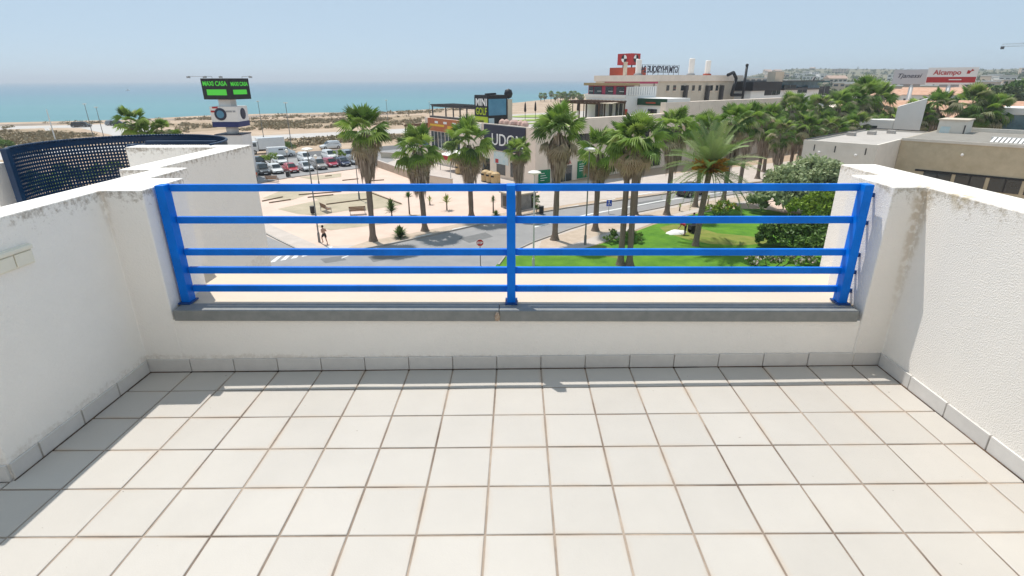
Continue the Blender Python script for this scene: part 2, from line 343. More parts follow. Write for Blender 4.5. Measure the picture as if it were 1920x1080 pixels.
# socket box on the left wall
sb=thing('socket_box','cream double wall socket box with hinged flaps','socket',(-2.1145,2.14,CH-.71))
MB().box(-2.1145,-2.104,2.035,2.232,CH-.738,CH-.650).build('frame',m_plastic,sb,world=True,bevel=.004)
MB().box(-2.1035,-2.092,2.037,2.230,CH-.672,CH-.653).build('hood',m_plastic,sb,world=True,bevel=.004)
for a,b in ((2.046,2.131),(2.136,2.221)):
    MB().box(-2.1035,-2.097,a,b,CH-.731,CH-.677).build('flap',m_plastic,sb,world=True,bevel=.003)
# curved perforated screen round the stair
sc=thing('metal_screen','navy perforated curved metal screen behind the left wall','screen',(-3.45,4.9,CH-1.9))
cx,cy_,rr=-3.43,4.83,.80
a0,a1=R_(212),R_(-6)
n=116; zt,zbm=CH-.515,CH-1.75; pit=.0300
rows=int((zt-.06-zbm)/pit); strip=MB()
ang=[a0+(a1-a0)*i/n for i in range(n+1)]
def cp(a,z,r=rr): return (cx+r*math.cos(a),cy_+r*math.sin(a),z)
hf=.41
for i in range(n):
    aa=ang[i]; ab=ang[i]+(ang[i+1]-ang[i])*(1-hf)
    strip.add([cp(aa,zbm),cp(ab,zbm),cp(ab,zt),cp(aa,zt),cp(aa,zbm,rr+.004),cp(ab,zbm,rr+.004),cp(ab,zt,rr+.004),cp(aa,zt,rr+.004)],[(0,1,2,3),(7,6,5,4),(0,3,7,4),(1,5,6,2)])
    for k in range(rows+1):
        z0=zt-.05-k*pit; z1=z0+pit*(1-hf)
        if k==0:z1=zt
        if z0<zbm:break
        bq=ang[i+1]
        strip.add([cp(ab,z0),cp(bq,z0),cp(bq,z1),cp(ab,z1),cp(ab,z0,rr+.004),cp(bq,z0,rr+.004),cp(bq,z1,rr+.004),cp(ab,z1,rr+.004)],[(0,1,2,3),(7,6,5,4),(0,4,5,1),(3,2,6,7)])
strip.build('perforated_panel',m_screen,sc,world=True)
rim=MB()
for i in range(n): rim.tube(cp(ang[i],zt+.006,rr+.002),cp(ang[i+1],zt+.006,rr+.002),.011,n=6)
rim.build('top_rail',m_screen,sc,world=True,smooth=True)
e0=cp(a0,zt);MB().box(e0[0]-.02,e0[0]+.03,e0[1]-.02,e0[1]+.02,zbm,zt+.012).build('end_post',m_screen,sc,world=True)
for px_ in (-3.50,-3.40):
    MB().tube((px_,5.03,zbm),(px_,5.03,CH-.535),.045,n=12).build('post',m_screen,sc,world=True,smooth=True)
MB().box(-3.36,-2.72,5.00,5.04,CH-.535,CH-.505).build('gate_rail',m_screen,sc,world=True)
nw=thing('parapet_wall','plain white wall end beyond the perforated screen','wall',(-4.9,4.4,CH-2.2))
MB().box(-5.8,-4.27,4.38,4.56,CH-2.2,CH-.63).build('wall_body',m_wall,nw,world=True)
# ================================================================== GROUND, ROADS, SEA
def gp(*ps): return [G(x,y)[:2] for x,y in ps]
m_sand=mat('dry_ground',(.35,.25,.165),(.52,.40,.295),rough=.95,scale=.09,bump=.4,bscale=2,bdist=.1,detail=10)
m_scrub=mat('scrub_ground',(.21,.155,.09),(.45,.335,.225),rough=.95,scale=.16,bump=.4,bscale=2,bdist=.15,detail=10)
m_plaza=mat('pink_paving',(.61,.455,.37),(.69,.53,.44),rough=.85,scale=.5,bump=.1,bscale=6)
m_walk=mat('pale_pavement',(.47,.41,.36),(.56,.49,.44),rough=.85,scale=.7)
m_grit=mat('gritty_verge',(.42,.33,.25),(.55,.45,.36),rough=.95,scale=1.2,detail=9)
m_asph=mat('worn_asphalt',(.25,.245,.245),(.31,.30,.295),rough=.9,scale=.6,bump=.2,bscale=15,detail=9)
m_asphd=mat('dark_asphalt',(.10,.10,.105),(.14,.14,.14),rough=.9,scale=.8,detail=8)
m_road2=mat('pale_road',(.44,.42,.40),(.52,.49,.46),rough=.9,scale=.3)
m_kerb=mat('kerb_stone',(.38,.35,.32),rough=.85,scale=2)
m_paint=mat('road_paint',(.78,.78,.76),(.60,.60,.58),rough=.7,scale=2)
m_patch=mat('tarmac_patch',(.17,.17,.17),rough=.9,scale=2)
m_lawn=mat('lawn_grass',(.045,.155,.006),(.125,.285,.014),rough=.9,scale=.6,bump=.6,bscale=14,bdist=.08,detail=10)
m_lawndry=mat('dry_lawn',(.12,.19,.02),(.27,.26,.06),rough=.95,scale=.9,bump=.5,bscale=14,bdist=.06,detail=9)
m_court=mat('worn_court',(.36,.315,.22),(.50,.42,.31),rough=.95,scale=.5,detail=9)
m_rock=mat('shore_rock',(.20,.16,.13),(.36,.29,.23),rough=.95,scale=.2,bump=.8,bscale=1,bdist=.5)
coast=[(-1500,120),(-420,150)]+[tuple(G(x,y,-.2)[:2]) for x,y in ((-160,238),(0,231),(120,228),(250,224),(360,218),(480,214),(600,212),(720,211),(800,206),(900,199),(980,192),(1040,186),(1085,178))]+[(330,1500),(700,3000),(2600,9000)]
# smooth a bit with wobble
cs=[]
for a,b in zip(coast,coast[1:]):
    k=max(1,int(math.dist(a,b)/12)) if math.dist(a,b)<200 else 1
    for i in range(k):
        t=i/k; q=(a[0]+(b[0]-a[0])*t,a[1]+(b[1]-a[1])*t)
        o=noise.noise(Vector((q[0]*.03,q[1]*.03,0)))*5; cs.append((q[0]-o*.7,q[1]+o*.7))
land=cs+[(9000,9000),(9000,-600),(-1500,-600)]
gmb=MB().prism(land,-2.5,0.)
gr=gmb.build('ground',m_sand); meta(gr,kind='structure')
def flat(name,mt,pts,z,kind='structure',label=None):
    o=MB().sheet(pts,z).build(name,mt); meta(o,kind=kind); return o
# sea
m_sea=bpy.data.materials.new('sea_water'); m_sea.use_nodes=True; nt=m_sea.node_tree; b=nt.nodes['Principled BSDF']
b.inputs['Roughness'].default_value=.35; b.inputs['Specular IOR Level'].default_value=.22
ge=nt.nodes.new('ShaderNodeNewGeometry'); mp=nt.nodes.new('ShaderNodeMapping'); mp.inputs['Scale'].default_value=(.0012,.006,1); mp.inputs['Rotation'].default_value=(0,0,.5)
n=nt.nodes.new('ShaderNodeTexNoise'); n.inputs['Scale'].default_value=2.2; n.inputs['Detail'].default_value=7
nt.links.new(ge.outputs['Position'],mp.inputs[0]); nt.links.new(mp.outputs[0],n.inputs['Vector'])
# water gets deeper (bluer) away from the shore
ln=nt.nodes.new('ShaderNodeVectorMath'); ln.operation='LENGTH'; nt.links.new(ge.outputs['Position'],ln.inputs[0])
mr=nt.nodes.new('ShaderNodeMapRange'); mr.inputs['From Min'].default_value=180; mr.inputs['From Max'].default_value=1500; nt.links.new(ln.outputs['Value'],mr.inputs[0])
ad=nt.nodes.new('ShaderNodeMath'); ad.operation='MULTIPLY_ADD'; nt.links.new(n.outputs['Fac'],ad.inputs[0]); ad.inputs[1].default_value=.75; nt.links.new(mr.outputs[0],ad.inputs[2])
nt.links.new(ramp(nt,ad.outputs[0],[(.15,(.105,.27,.27)),(.45,(.075,.22,.245)),(.6,(.09,.245,.27)),(.8,(.08,.21,.26)),(1.0,(.085,.19,.26))]),b.inputs['Base Color'])
n2=nt.nodes.new('ShaderNodeTexNoise'); n2.inputs['Scale'].default_value=.35; n2.inputs['Detail'].default_value=5; bp=nt.nodes.new('ShaderNodeBump'); bp.inputs['Strength'].default_value=.6; bp.inputs['Distance'].default_value=.4
nt.links.new(ge.outputs['Position'],n2.inputs['Vector']); nt.links.new(n2.outputs['Fac'],bp.inputs['Height']); nt.links.new(bp.outputs[0],b.inputs['Normal'])
se=MB().sheet([(30000*math.cos(t),30000*math.sin(t)) for t in[2*math.pi*i/160 for i in range(160)]],-1.4).build('sea',m_sea); meta(se,kind='structure')
Z=[.004*i for i in range(12)]
flat('scrub_field',m_scrub,gp((-60,262),(0,243),(95,243),(130,243),(160,252),(185,268),(60,300),(-60,300)),Z[1])
flat('scrub_field',m_scrub,gp((300,232),(420,228),(560,224),(700,221),(790,216),(800,224),(700,232),(560,236),(430,242),(360,248),(330,240)),Z[1])
flat('scrub_field',m_scrub,gp((200,255),(330,252),(470,262),(600,256),(760,246),(775,262),(640,268),(470,285),(300,290)),Z[1])
flat('scrub_field',m_rock,gp((-100,236),(0,233),(120,230),(250,227),(360,221),(480,216.5),(600,214.5),(720,213),(800,208),(800,210.5),(720,216),(600,218),(480,220),(360,224),(250,229),(120,233),(0,238),(-100,240)),Z[1])
flat('dirt_track',m_road2,gp((-60,246),(0,237),(110,235),(200,233),(290,236),(290,250),(230,262),(205,252),(150,240),(90,240),(0,243),(-60,252)),Z[2])
flat('path',m_road2,gp((82,240),(92,240),(106,266),(100,268)),Z[2])
flat('coast_road',m_road2,gp((-60,290),(200,272),(360,263),(470,255),(620,248),(760,241),(780,243),(780,249),(640,254),(470,264),(360,271),(200,283),(-60,305)),Z[2])
flat('highway',m_asphd,gp((200,330),(400,302),(470,294),(580,284),(700,275.5),(800,268),(900,262),(900,268),(800,275),(700,284),(600,293),(500,303),(400,315),(200,345)),Z[3])
flat('highway_lane',m_asph,gp((200,345),(400,315),(500,303),(600,293),(700,284),(800,275),(860,270),(860,282),(800,287),(700,296),(640,300),(560,305),(480,312),(400,322),(200,360)),Z[3])
flat('car_park',m_asph,gp((380,345),(430,320),(500,300),(640,291),(720,289),(740,300),(716,309),(660,318),(600,326),(540,334),(470,347),(420,356)),Z[4])
flat('plaza',m_plaza,gp((440,372),(470,347),(540,334),(600,326),(660,318),(700,311),(760,332),(845,346),(900,352),(1020,352),(1150,352),(1240,362),(1130,374),(1010,392),(960,408),(840,430),(715,452),(640,466),(600,468),(560,465),(500,440),(440,390)),Z[2])
# worn petanque courts with timber edging
courts=[((492,372),(530,356),(590,362),(545,376)),((520,392),(612,372),(690,388),(600,404),(560,402)),((580,368),(700,360),(756,384),(680,396),(640,392)),((700,412),(580,425),(640,432),(760,418))]
m_timb=mat('timber_edging',(.17,.12,.08),(.26,.19,.13),rough=.9,scale=3)
for i,c in enumerate(courts[:3]): flat('worn_court',m_court,gp(*c),Z[3]+.001*i)
flat('worn_court',m_court,gp((560,332),(640,325),(640,332),(590,338)),Z[3]+.005)
flat('worn_court',m_court,gp((590,424),(700,406),(800,402),(770,414),(690,424),(620,432)),Z[3]+.006)
for lab_,(a,b) in zip('nearest the building edge,second from the building edge,behind the side-on bench at left,behind the side-on bench at right,left of the first palm trunk,right of the first palm trunk,below the bench by the car park,at the front of the parked cars,behind the first palm skirt'.split(','),(((492,378),(530,370)),((505,381),(545,375)),((560,366),(640,360)),((577,371),(625,366)),((612,384),(690,374)),((695,362),(752,383)),((642,339),(672,336)),((610,331),(622,330)),((690,340),(720,338)))):
    p,q=G(*a),G(*b); d=(q-p).normalized(); nn=Vector((-d.y,d.x,0))
    ob=MB().prism([(p+nn*.08)[:2],(q+nn*.08)[:2],(q-nn*.08)[:2],(p-nn*.08)[:2]],0,.14).build('timber_edging',m_timb); meta(ob,'low timber edging board of the courts, '+lab_,'edging',group='timber edgings of the courts')
# main street
far_k=[(380,400),(455,418),(520,452),(575,478)]  # side street kerb
flat('side_pavement',m_walk,gp((430,396),(470,400),(500,418),(600,462),(700,458),(720,456),(640,476),(575,478),(520,452),(470,430),(430,412)),Z[4])
flat('street',m_asph,gp((300,430),(400,410),(470,430),(520,452),(575,478),(640,476),(720,462),(850,434),(960,409),(1060,392),(1150,379),(1300,358),(1500,334),(1640,318),(1640,330),(1540,343),(1440,356),(1330,372),(1240,390),(1130,412),(1070,430),(1000,455),(950,478),(935,498),(930,540),(300,560)),Z[5])
flat('street_forecourt',m_walk,gp((1010,392),(1130,374),(1240,362),(1150,352),(1020,352),(1005,372)),Z[3])
flat('pavement',m_walk,gp((930,540),(935,498),(950,478),(1000,455),(1070,430),(1130,412),(1240,390),(1330,372),(1440,356),(1540,343),(1640,330),(1640,400),(1500,400),(1420,378),(1330,392),(1220,420),(1150,448),(1080,472),(985,476),(955,490),(950,540)),Z[6])
flat('verge',m_grit,gp((1015,452),(1080,431),(1135,414),(1240,394),(1330,377),(1420,364),(1470,362),(1420,374),(1330,386),(1220,412),(1140,436),(1060,462),(1010,466)),Z[7])
flat('verge',m_grit,gp((640,474),(720,459),(850,431),(960,406),(1000,398),(985,394),(940,400),(840,424),(770,438),(690,452),(655,464)),Z[6])
flat('lawn',m_lawn,gp((920,540),(930,498),(948,482),(1010,477),(1085,471),(1150,450),(1225,422),(1300,402),(1360,392),(1430,392),(1470,400),(1560,405),(1640,420),(1640,560),(920,560)),Z[8])
flat('dry_lawn',m_lawndry,gp((1236,427),(1262,421),(1300,424),(1345,438),(1400,443),(1445,447),(1440,457),(1385,461),(1330,458),(1290,450),(1250,438)),Z[9])
flat('dry_lawn',m_lawndry,gp((1068,472),(1120,460),(1150,466),(1160,486),(1120,478)),Z[9])
flat('pink_path',m_plaza,gp((1400,378),(1480,372),(1500,384),(1470,398),(1430,392)),Z[7])
flat('forecourt',m_walk,gp((640,300),(700,296),(770,289),(860,300),(1003,340),(1090,340),(1300,322),(1500,300),(1640,285),(1640,312),(1500,330),(1300,354),(1150,372),(1010,388),(985,352),(900,350),(845,345),(772,330),(709,308)),.0055)
def kerb(pts,h=.13,wd=.14):
    mb=MB(); P=[Vector((*q,0)) for q in gp(*pts)]
    for a,b in zip(P,P[1:]):
        d=(b-a).normalized(); nn=Vector((-d.y,d.x,0))*wd/2
        h+=.0015; mb.prism([(a+nn)[:2],(b+nn)[:2],(b-nn)[:2],(a-nn)[:2]],0,h)
    o=mb.build('kerb',m_kerb); meta(o,kind='structure')
kerb([(380,398),(455,416),(520,450),(575,477)]); kerb([(575,477),(640,475),(720,461),(850,433),(960,408),(1060,391),(1150,378),(1300,357),(1500,333)])
kerb([(935,498),(950,478),(1000,455),(1070,430),(1130,412),(1240,390),(1330,372),(1440,356),(1540,343)])
kerb([(420,356),(470,347),(540,334),(600,326),(660,318),(716,309)])
# markings
pm=MB()
for i in range(6):
    x=505+i*20; y=493-i*3.6
    pm.sheet(gp((x,y),(x+11,y-2),(x+24-i,y-13),(x+15-i,y-11.5)),Z[6])
pm.sheet(gp((1000,425),(1100,402),(1240,376),(1440,348),(1440,349.2),(1240,377.6),(1100,404),(1000,427.5)),Z[6])
pm.sheet(gp((560,437+40),(610,468+3),(612,472),(563,479)),Z[6])
meta(pm.build('road_marking',m_paint),kind='structure')
# patches and manholes in the tarmac
for k,(a,b_,c,d) in enumerate((((690,482),(760,470),(775,478),(700,492)),((860,447),(910,436),(925,444),(880,456)),((1180,382),(1240,373),(1250,378),(1190,388)),((600,486),(640,480),(650,488),(610,494)),((1330,360),(1380,353),(1388,356),(1338,364)))):
    flat('tarmac_patch',m_patch,gp(a,b_,c,d),Z[5]+.002)
dm=MB()
for x0 in range(0,9):
    t0=x0/9; a=(640+620*t0,484-130*t0**.8); bq=(640+620*(t0+.05),484-130*(t0+.05)**.8); dm.sheet(gp(a,bq,(bq[0]+1,bq[1]+1.1),(a[0]+1,a[1]+1.1)),Z[6]+.002)
meta(dm.build('lane_dashes',m_paint),kind='structure')
# dry shrubs and grass tufts on the waste ground: nobody could count them
m_dry=leafmat('dry_brush',[(.22,.17,.09),(.36,.27,.16),(.17,.155,.075),(.42,.33,.21)],trans=.1)
def tri_cloud(name,mt,centres,rad,size,per,kind=None,label=None,zsq=.6,parent=None,up=.3):
    """leaf-sized triangles through lens-shaped volumes"""
    N=len(centres)*per; c=np.repeat(np.asarray(centres,float),per,0); r=np.repeat(np.broadcast_to(np.asarray(rad,float),(len(centres),)),per)
    d=rng.normal(size=(N,3)); d/=np.linalg.norm(d,axis=1)[:,None]; q=rng.random(N)**.45
    p=c+d*(r*q)[:,None]*np.array([1,1,zsq])
    a=rng.normal(size=(N,3)); a[:,2]+=up; a/=np.linalg.norm(a,axis=1)[:,None]; b=np.cross(a,rng.normal(size=(N,3))); b/=np.linalg.norm(b,axis=1)[:,None]
    s=size*(.6+.8*rng.random(N))[:,None]
    v=np.stack([p-b*s*.35-a*s*.5,p+b*s*.35-a*s*.5,p+b*s*.28+a*s*.35,p+a*s*.75],1).reshape(-1,3)
    me=bpy.data.meshes.new(name); me.vertices.add(4*N); me.vertices.foreach_set('co',v.ravel())
    me.loops.add(4*N); me.loops.foreach_set('vertex_index',np.arange(4*N)); me.polygons.add(N); me.polygons.foreach_set('loop_start',np.arange(0,4*N,4)); me.update(calc_edges=True)
    me.materials.append(mt); o=obj(name,me,parent); 
    if kind: meta(o,kind=kind)
    return o
cs_=[]
for poly in (((-20,262),(0,245),(180,252),(180,270),(40,296)),((300,234),(560,226),(790,218),(800,224),(560,236),(430,242)),((330,258),(470,268),(760,248),(770,262),(640,268),(470,284)),((0,235),(250,226),(600,214.5),(800,208),(960,195),(960,199),(800,213),(600,220),(250,231),(0,241)),((330,240),(560,229),(790,219),(790,236),(560,242),(330,250))):
    P=gp(*poly); A=np.array(P); lo,hi=A.min(0),A.max(0)
    def inside(q):
        c=False
        for i in range(len(P)):
            a,b=P[i],P[i-1]
            if (a[1]>q[1])!=(b[1]>q[1]) and q[0]<(b[0]-a[0])*(q[1]-a[1])/(b[1]-a[1])+a[0]: c=not c
        return c
    k=0
    for _ in range(6000):
        q=lo+(hi-lo)*rng.random(2)
        if noise.noise(Vector((q[0]*.06,q[1]*.06,1)))>-.12 and inside(q): cs_.append((q[0],q[1],.15)); k+=1
        if k>520: break
tri_cloud('dry_scrub',m_dry,cs_,(.25+.8*rng.random(len(cs_)))*np.clip(np.linalg.norm(np.array(cs_)[:,:2],axis=1)/170,1,2.2),.40,26,kind='stuff',zsq=.7)
# ================================================================== BUILDINGS
A38=R_(38); CB=G(1003,348); UB=Vector((math.cos(A38),math.sin(A38),0)); VB=Vector((-UB.y,UB.x,0))
def onpl(px,py,P,nrm,ax):
    d=ray(px,py); o=Vector((0,0,CH)); t=(P-o).dot(nrm)/d.dot(nrm); q=o+d*t; return (q-CB).dot(ax),q.z
def bu(px,py,v): return onpl(px,py,CB+VB*v,VB,UB)
def bv(px,py,u): return onpl(px,py,CB+UB*u,UB,VB)
m_beige=mat('beige_render',(.82,.70,.59),rough=.9,var=.08,scale=.5,bump=.1,bscale=8,world=True)
m_beige2=mat('cream_render',(.62,.53,.42),rough=.9,var=.06,scale=.6)
m_white=mat('white_paint_wall',(.78,.76,.73),rough=.8,var=.04,scale=.6)
m_conc=mat('weathered_concrete',(.66,.61,.53),(.78,.72,.64),rough=.9,scale=.5,bump=.2,bscale=10,detail=9)
m_concd=mat('tan_concrete',(.46,.39,.265),(.60,.515,.37),rough=.9,scale=.7,bump=.2,bscale=10,detail=9)  # darker, browner concrete tone for the wing
m_roofg=mat('grey_roofing',(.42,.385,.35),(.50,.46,.42),rough=.95,scale=.6)
m_roofg2=mat('dull_roofing',(.24,.22,.19),(.30,.275,.24),rough=.95,scale=.6)
m_black=mat('black_paint',(.012,.012,.015),rough=.5,var=.2)
m_navy=mat('navy_sign',(.018,.02,.045),rough=.5,var=.1)
m_glass=mat('dark_glass',(.02,.03,.035),rough=.08,var=.3,scale=.7,spec=.8)
m_glassb=mat('blue_glass',(.08,.16,.20),rough=.1,var=.3,scale=.5,spec=.8)
m_steel=mat('dark_steel',(.06,.055,.055),rough=.5,var=.15)
m_grey=mat('grey_metal',(.35,.36,.37),rough=.45,var=.08,metal=.3)
m_red=mat('red_paint',(.45,.03,.03),rough=.5,var=.1)
m_redb=mat('brick_red_paint',(.42,.075,.035),rough=.7,var=.1)
m_orange=mat('orange_banner',(.42,.095,.035),(.50,.19,.06),rough=.6,scale=.35)
m_yellow=mat('yellow_print',(.75,.45,.03),rough=.6)
m_green=mat('green_panel',(.0,.19,.075),rough=.5,var=.06)
m_dkgreen=mat('dark_green_fascia',(.008,.05,.022),rough=.6,var=.2)
m_lime=mat('lime_print',(.40,.52,.02),rough=.6,var=.1)
m_turf=mat('artificial_turf',(.19,.30,.05),(.36,.40,.14),rough=.95,scale=.5)
m_brown=mat('brown_canopy',(.13,.05,.03),(.19,.08,.05),rough=.8,scale=1)
m_pink=mat('magenta_paint',(.45,.06,.12),rough=.7,var=.1)
m_wlet=mat('white_letters',(.82,.82,.80),rough=.5,var=.02)
m_sky=mat('pale_poster',(.45,.62,.66),(.72,.74,.70),rough=.6,scale=1.2)
m_bluelogo=mat('blue_logo',(.02,.06,.40),rough=.5)
m_scr=mat('teal_panel',(.06,.20,.32),(.10,.28,.42),rough=.3,scale=.6)
m_tan=mat('tan_plastic',(.52,.36,.18),rough=.6,var=.1)
m_tileroof=mat('clay_roof',(.50,.27,.17),(.62,.40,.29),rough=.9,scale=.8,bump=.3,bscale=5)
def bb(root,name,mt,u0,u1,v0,v1,z0,z1): return MB().box(min(u0,u1),max(u0,u1),min(v0,v1),max(v0,v1),z0,z1).build(name,mt,root)
K=thing('shopping_building','long beige flat roofed commercial building with navy sign wall and overhanging fascia','building',CB,A38)
bb(K,'wall',m_beige,0,80,0,31,0,7.55)
bb(K,'roof',m_roofg,.3,79.7,.3,30.7,7.56,7.62)
par=MB(); par.box(-.02,.32,.33,31.02,7.45,7.85); par.box(.33,26,-.02,.30,7.45,7.8); par.build('parapet',m_beige,K)
bb(K,'fascia',m_beige,6.5,26.4,-1.1,-.025,6.75,8.85)
up=MB()
for i in range(9):
    a=26.42+i*4.6; up.box(a,a+4.56,-1.13+.012*(i%2),-.028,6.72,10.55+.0)
up.build('parapet_panel',m_beige,K)
# shade band under the fascia, put in as dark clerestory panes on the wall
for i in range(12):
    a=8+i*4.3; f=bb(K,'window',m_glass,a,a+3.3,-.03,-.004,5.2,6.6)
    bb(K,'frame',m_steel,a+1.6,a+1.7,-.06,-.031,5.2,6.6).parent=f
# shop front on the street side
bb(K,'door',m_glass,3.2,7.0,-.05,-.003,0,2.25)
for a in (3.15,4.45,5.75,6.98): bb(K,'door_frame',m_grey,a,a+.09,-.09,-.051,0,2.3)
for u0,u1,z1 in ((.6,2.75,2.05),(8.2,10.6,2.7)):
    g=bb(K,'green_panel',m_green,u0,u1,-.12,-.004,.15,z1)
    for k in range(4): bb(K,'print_line',m_wlet,u0+.3,u0+.3+(u1-u0)*(.35+.12*(k%3)),-.128,-.121,z1-.5-k*.33,z1-.42-k*.33).parent=g
text('MERCADONA'[-3:],.55,(4.9,-.13,2.45),(1,0,0),K,m_red,width=1.9,name='red_letters')
for a in (14,19.5,25,31,37,44): bb(K,'window',m_glass,a,a+2.6,-.05,-.003,.4,2.6)
# left face (u=0)
sg=thing('shop_sign','navy sign wall with white UDON lettering, behind the palms','sign',CB+UB*-.02+Vector((0,0,5)),A38)
MB().box(-.18,-.03,2.1,12.2,-.9,2.72).build('panel',m_navy,sg)
text('UDON',1.75,(-.20,10.2,-.15),(0,-1,0),sg,m_wlet,width=7.6,ext=.04)
for a in (3.5,7,11,15): 
    bb(K,'window',m_glass,-.05,-.003,a,a+2.2,.5,2.6)
ps=thing('poster','pale blue food poster on the beige wall below the navy sign','poster',CB+Vector((0,0,2.5)),A38)
MB().box(-.10,-.02,6.2,9.8,-.4,1.4).build('panel',m_sky,ps)
MB().box(-.11,-.101,8.6,9.4,-.3,.3).build('print',m_red,ps)
# restaurant corner
og=thing('banner','orange printed restaurant banner on the roof edge','banner',CB+Vector((0,0,5.8)),A38)
MB().box(-.25,-.03,19.3,29.6,-.05,2.05).build('panel',m_orange,og)
MB().box(-.27,-.252,19.6,22.9,-.02,1.0).box(-.27,-.252,24,28.8,.75,1.1).build('print',m_yellow,og)
for k in range(6): MB().box(-.275,-.2525,20.2+k*1.45,21.3+k*1.45,1.25,1.62).build('print',m_orange if k%2 else m_wlet,og)
bl=thing('shop_sign','white sign board with blue mascot-free emblem between orange banner and navy wall'.replace('mascot-free ',''),'sign',CB+Vector((0,0,5.7)),A38)
MB().box(-.22,-.03,12.9,19.1,.1,2.0).build('panel',m_white,bl)
MB().prism([(15.2,.45),(16.2,.5),(17.2,1.0),(18.0,1.7),(16.9,1.55),(16.4,1.75),(15.7,1.5),(14.6,1.8),(15.0,1.0)],0,.05).build('emblem',m_bluelogo,bl).matrix_local=Matrix(((0,0,1,-.275),(1,0,0,0),(0,1,0,0),(0,0,0,1)))
for a in (19.6,22,24.4,26.8):
    f=bb(K,'window',m_glass,-.06,-.003,a,a+2.1,3.0,5.6); bb(K,'frame',m_white,-.10,-.061,a+1.0,a+1.1,3.0,5.6).parent=f
bb(K,'string_course',m_white,-.3,-.004,12.5,30,2.6,2.95)
aw=thing('awning','white awning with red valance in front of the restaurant','awning',CB+Vector((0,0,2.2)),A38)
MB().add([(-.4,15,.9),(-.4,21,.9),(-3.2,21,.35),(-3.2,15,.35),(-.4,15,.84),(-.4,21,.84),(-3.2,21,.29),(-3.2,15,.29)],[(0,1,2,3),(7,6,5,4),(0,3,7,4),(1,5,6,2),(2,6,7,3)]).build('cloth',m_white,aw)
MB().box(-3.3,-3.21,14.9,21.1,-.35,.34).build('valance',m_red,aw)
for y in (15.1,20.9): MB().tube((-3.15,y,-2.2),(-3.15,y,.3),.04).build('post',m_steel,aw)
# brown roofed terrace on the left
tr=thing('restaurant_terrace','glazed restaurant terrace under a sloping red brown canopy','terrace',CB+UB*0+VB*30,A38)
MB().add([(-.2,0,6.9),(-.2,9,6.1),(8,9,6.1),(8,0,6.9),(-.2,0,6.6),(-.2,9,5.7),(8,9,5.7),(8,0,6.6)],[(0,3,2,1),(4,5,6,7),(0,1,5,4),(1,2,6,5),(2,3,7,6),(3,0,4,7)]).build('canopy',m_brown,tr)
MB().box(-.15,.05,.1,4.0,5.2,6.55).build('brown_wall',m_brown,tr)
for y in (.1,3,6,8.8): MB().box(-.12,.02,y,y+.14,2.8,5.9).build('post',m_steel,tr)
for y in (.3,3.2,6.2): MB().box(-.06,-.02,y,y+2.6,2.9,4.6).build('glass_panel',m_glassb,tr)
MB().box(-.2,8,0,9,0,2.8).build('base_wall',m_beige,tr); MB().box(-.25,-.2005,.5,8.5,2.5,2.75).build('edge_beam',m_brown,tr)
# pergola and golf on the roof
def steel_pergola(name,label,u0,u1,v0,v1,z0,z1,mt,nb,cross):
    t=thing(name,label,'pergola',CB+Vector((0,0,z0)),A38); h=z1-z0
    for u in (u0,u1):
        for k in range(nb): 
            v=v0+(v1-v0)*k/(nb-1); MB().box(u-.09,u+.09,v-.09,v+.09,0,h-.26).build('post',mt,t)
        MB().box(u-.1,u+.1,v0-.2,v1+.2,h-.255,h).build('beam',mt,t)
    for k in range(cross):
        v=v0+(v1-v0)*k/(cross-1); MB().box(u0-.4,u1+.4,v-.05,v+.05,h+.002,h+.16).build('rafter',mt,t)
    return t
steel_pergola('pergola','dark steel pergola on the roof terrace left of the tall square sign',1.2,5.5,16.5,30.2,7.62,9.9,m_steel,4,15)
hd=thing('planter_hedge','dark planter hedge along the roof edge under the steel pergola','planter',CB+Vector((0,0,7.62)),A38)
MB().box(.4,1.0,13,30,0,.55).build('trough',m_steel,hd)
gs=thing('roof_sign','tall black roof sign tower reading MINI GOLF in white and lime','sign',CB+VB*0+Vector((0,0,7.62)),A38)
MB().box(.5,4.2,12.0,15.6,.0,4.25).build('tower',m_black,gs)
MB().box(.42,.499,12.05,15.55,1.15,4.0).build('panel',m_black,gs)
text('MINI',1.05,(.40,15.2,2.72),(0,-1,0),gs,m_wlet,width=3.0,bold=.03)
text('GOLF',1.05,(.40,15.2,1.4),(0,-1,0),gs,m_lime,width=3.0,bold=.03)
MB().box(.40,.498,12.0,15.6,.05,1.1).build('green_print',m_lime,gs)
for k in range(4): MB().box(.6+.9*k,1.15+.9*k,12.3+.7*k,12.9+.7*k,4.255,4.5).build('spotlight',m_black,gs)
MB().box(.6,3.9,11.9,11.999,1.3,3.7).build('screen',m_scr,gs)
MB().box(.6,1.6,11.92,11.998,.1,.9).build('poster',m_sky,gs)
MB().box(4.25,5.1,11.9,12.7,0,3.6).build('striped_pillar',m_beige2,gs)
MB().lathe([(.02,-.75),(.5,-.55),(.68,0),(.5,.55),(.02,.75)],(4.65,12.3,4.4),10).build('ball',m_black,gs,smooth=True)
tf=MB()
for (u0,u1,v0,v1) in ((3,12,1.2,5),(6,20,6,10.5),(14,23,1.5,4.6),(9,22,12,17),(5,12,19,23),(14,24,19,26)):
    c=((u0+u1)/2,(v0+v1)/2); tf.prism([(c[0]+(u1-u0)/2*math.cos(t)*(1+.12*math.sin(3*t)),c[1]+(v1-v0)/2*math.sin(t)*(1+.1*math.cos(2*t))) for t in[2*math.pi*i/20 for i in range(20)]],7.63,7.72)
tfo=tf.build('golf_green',m_turf,None); tfo.location=CB; tfo.rotation_euler=(0,0,A38); meta(tfo,'mini golf greens of artificial turf on the flat roof','golf greens')
rk=thing('rockery','pink boulders of the mini golf on the roof edge','rocks',CB+Vector((0,0,7.7)),A38)
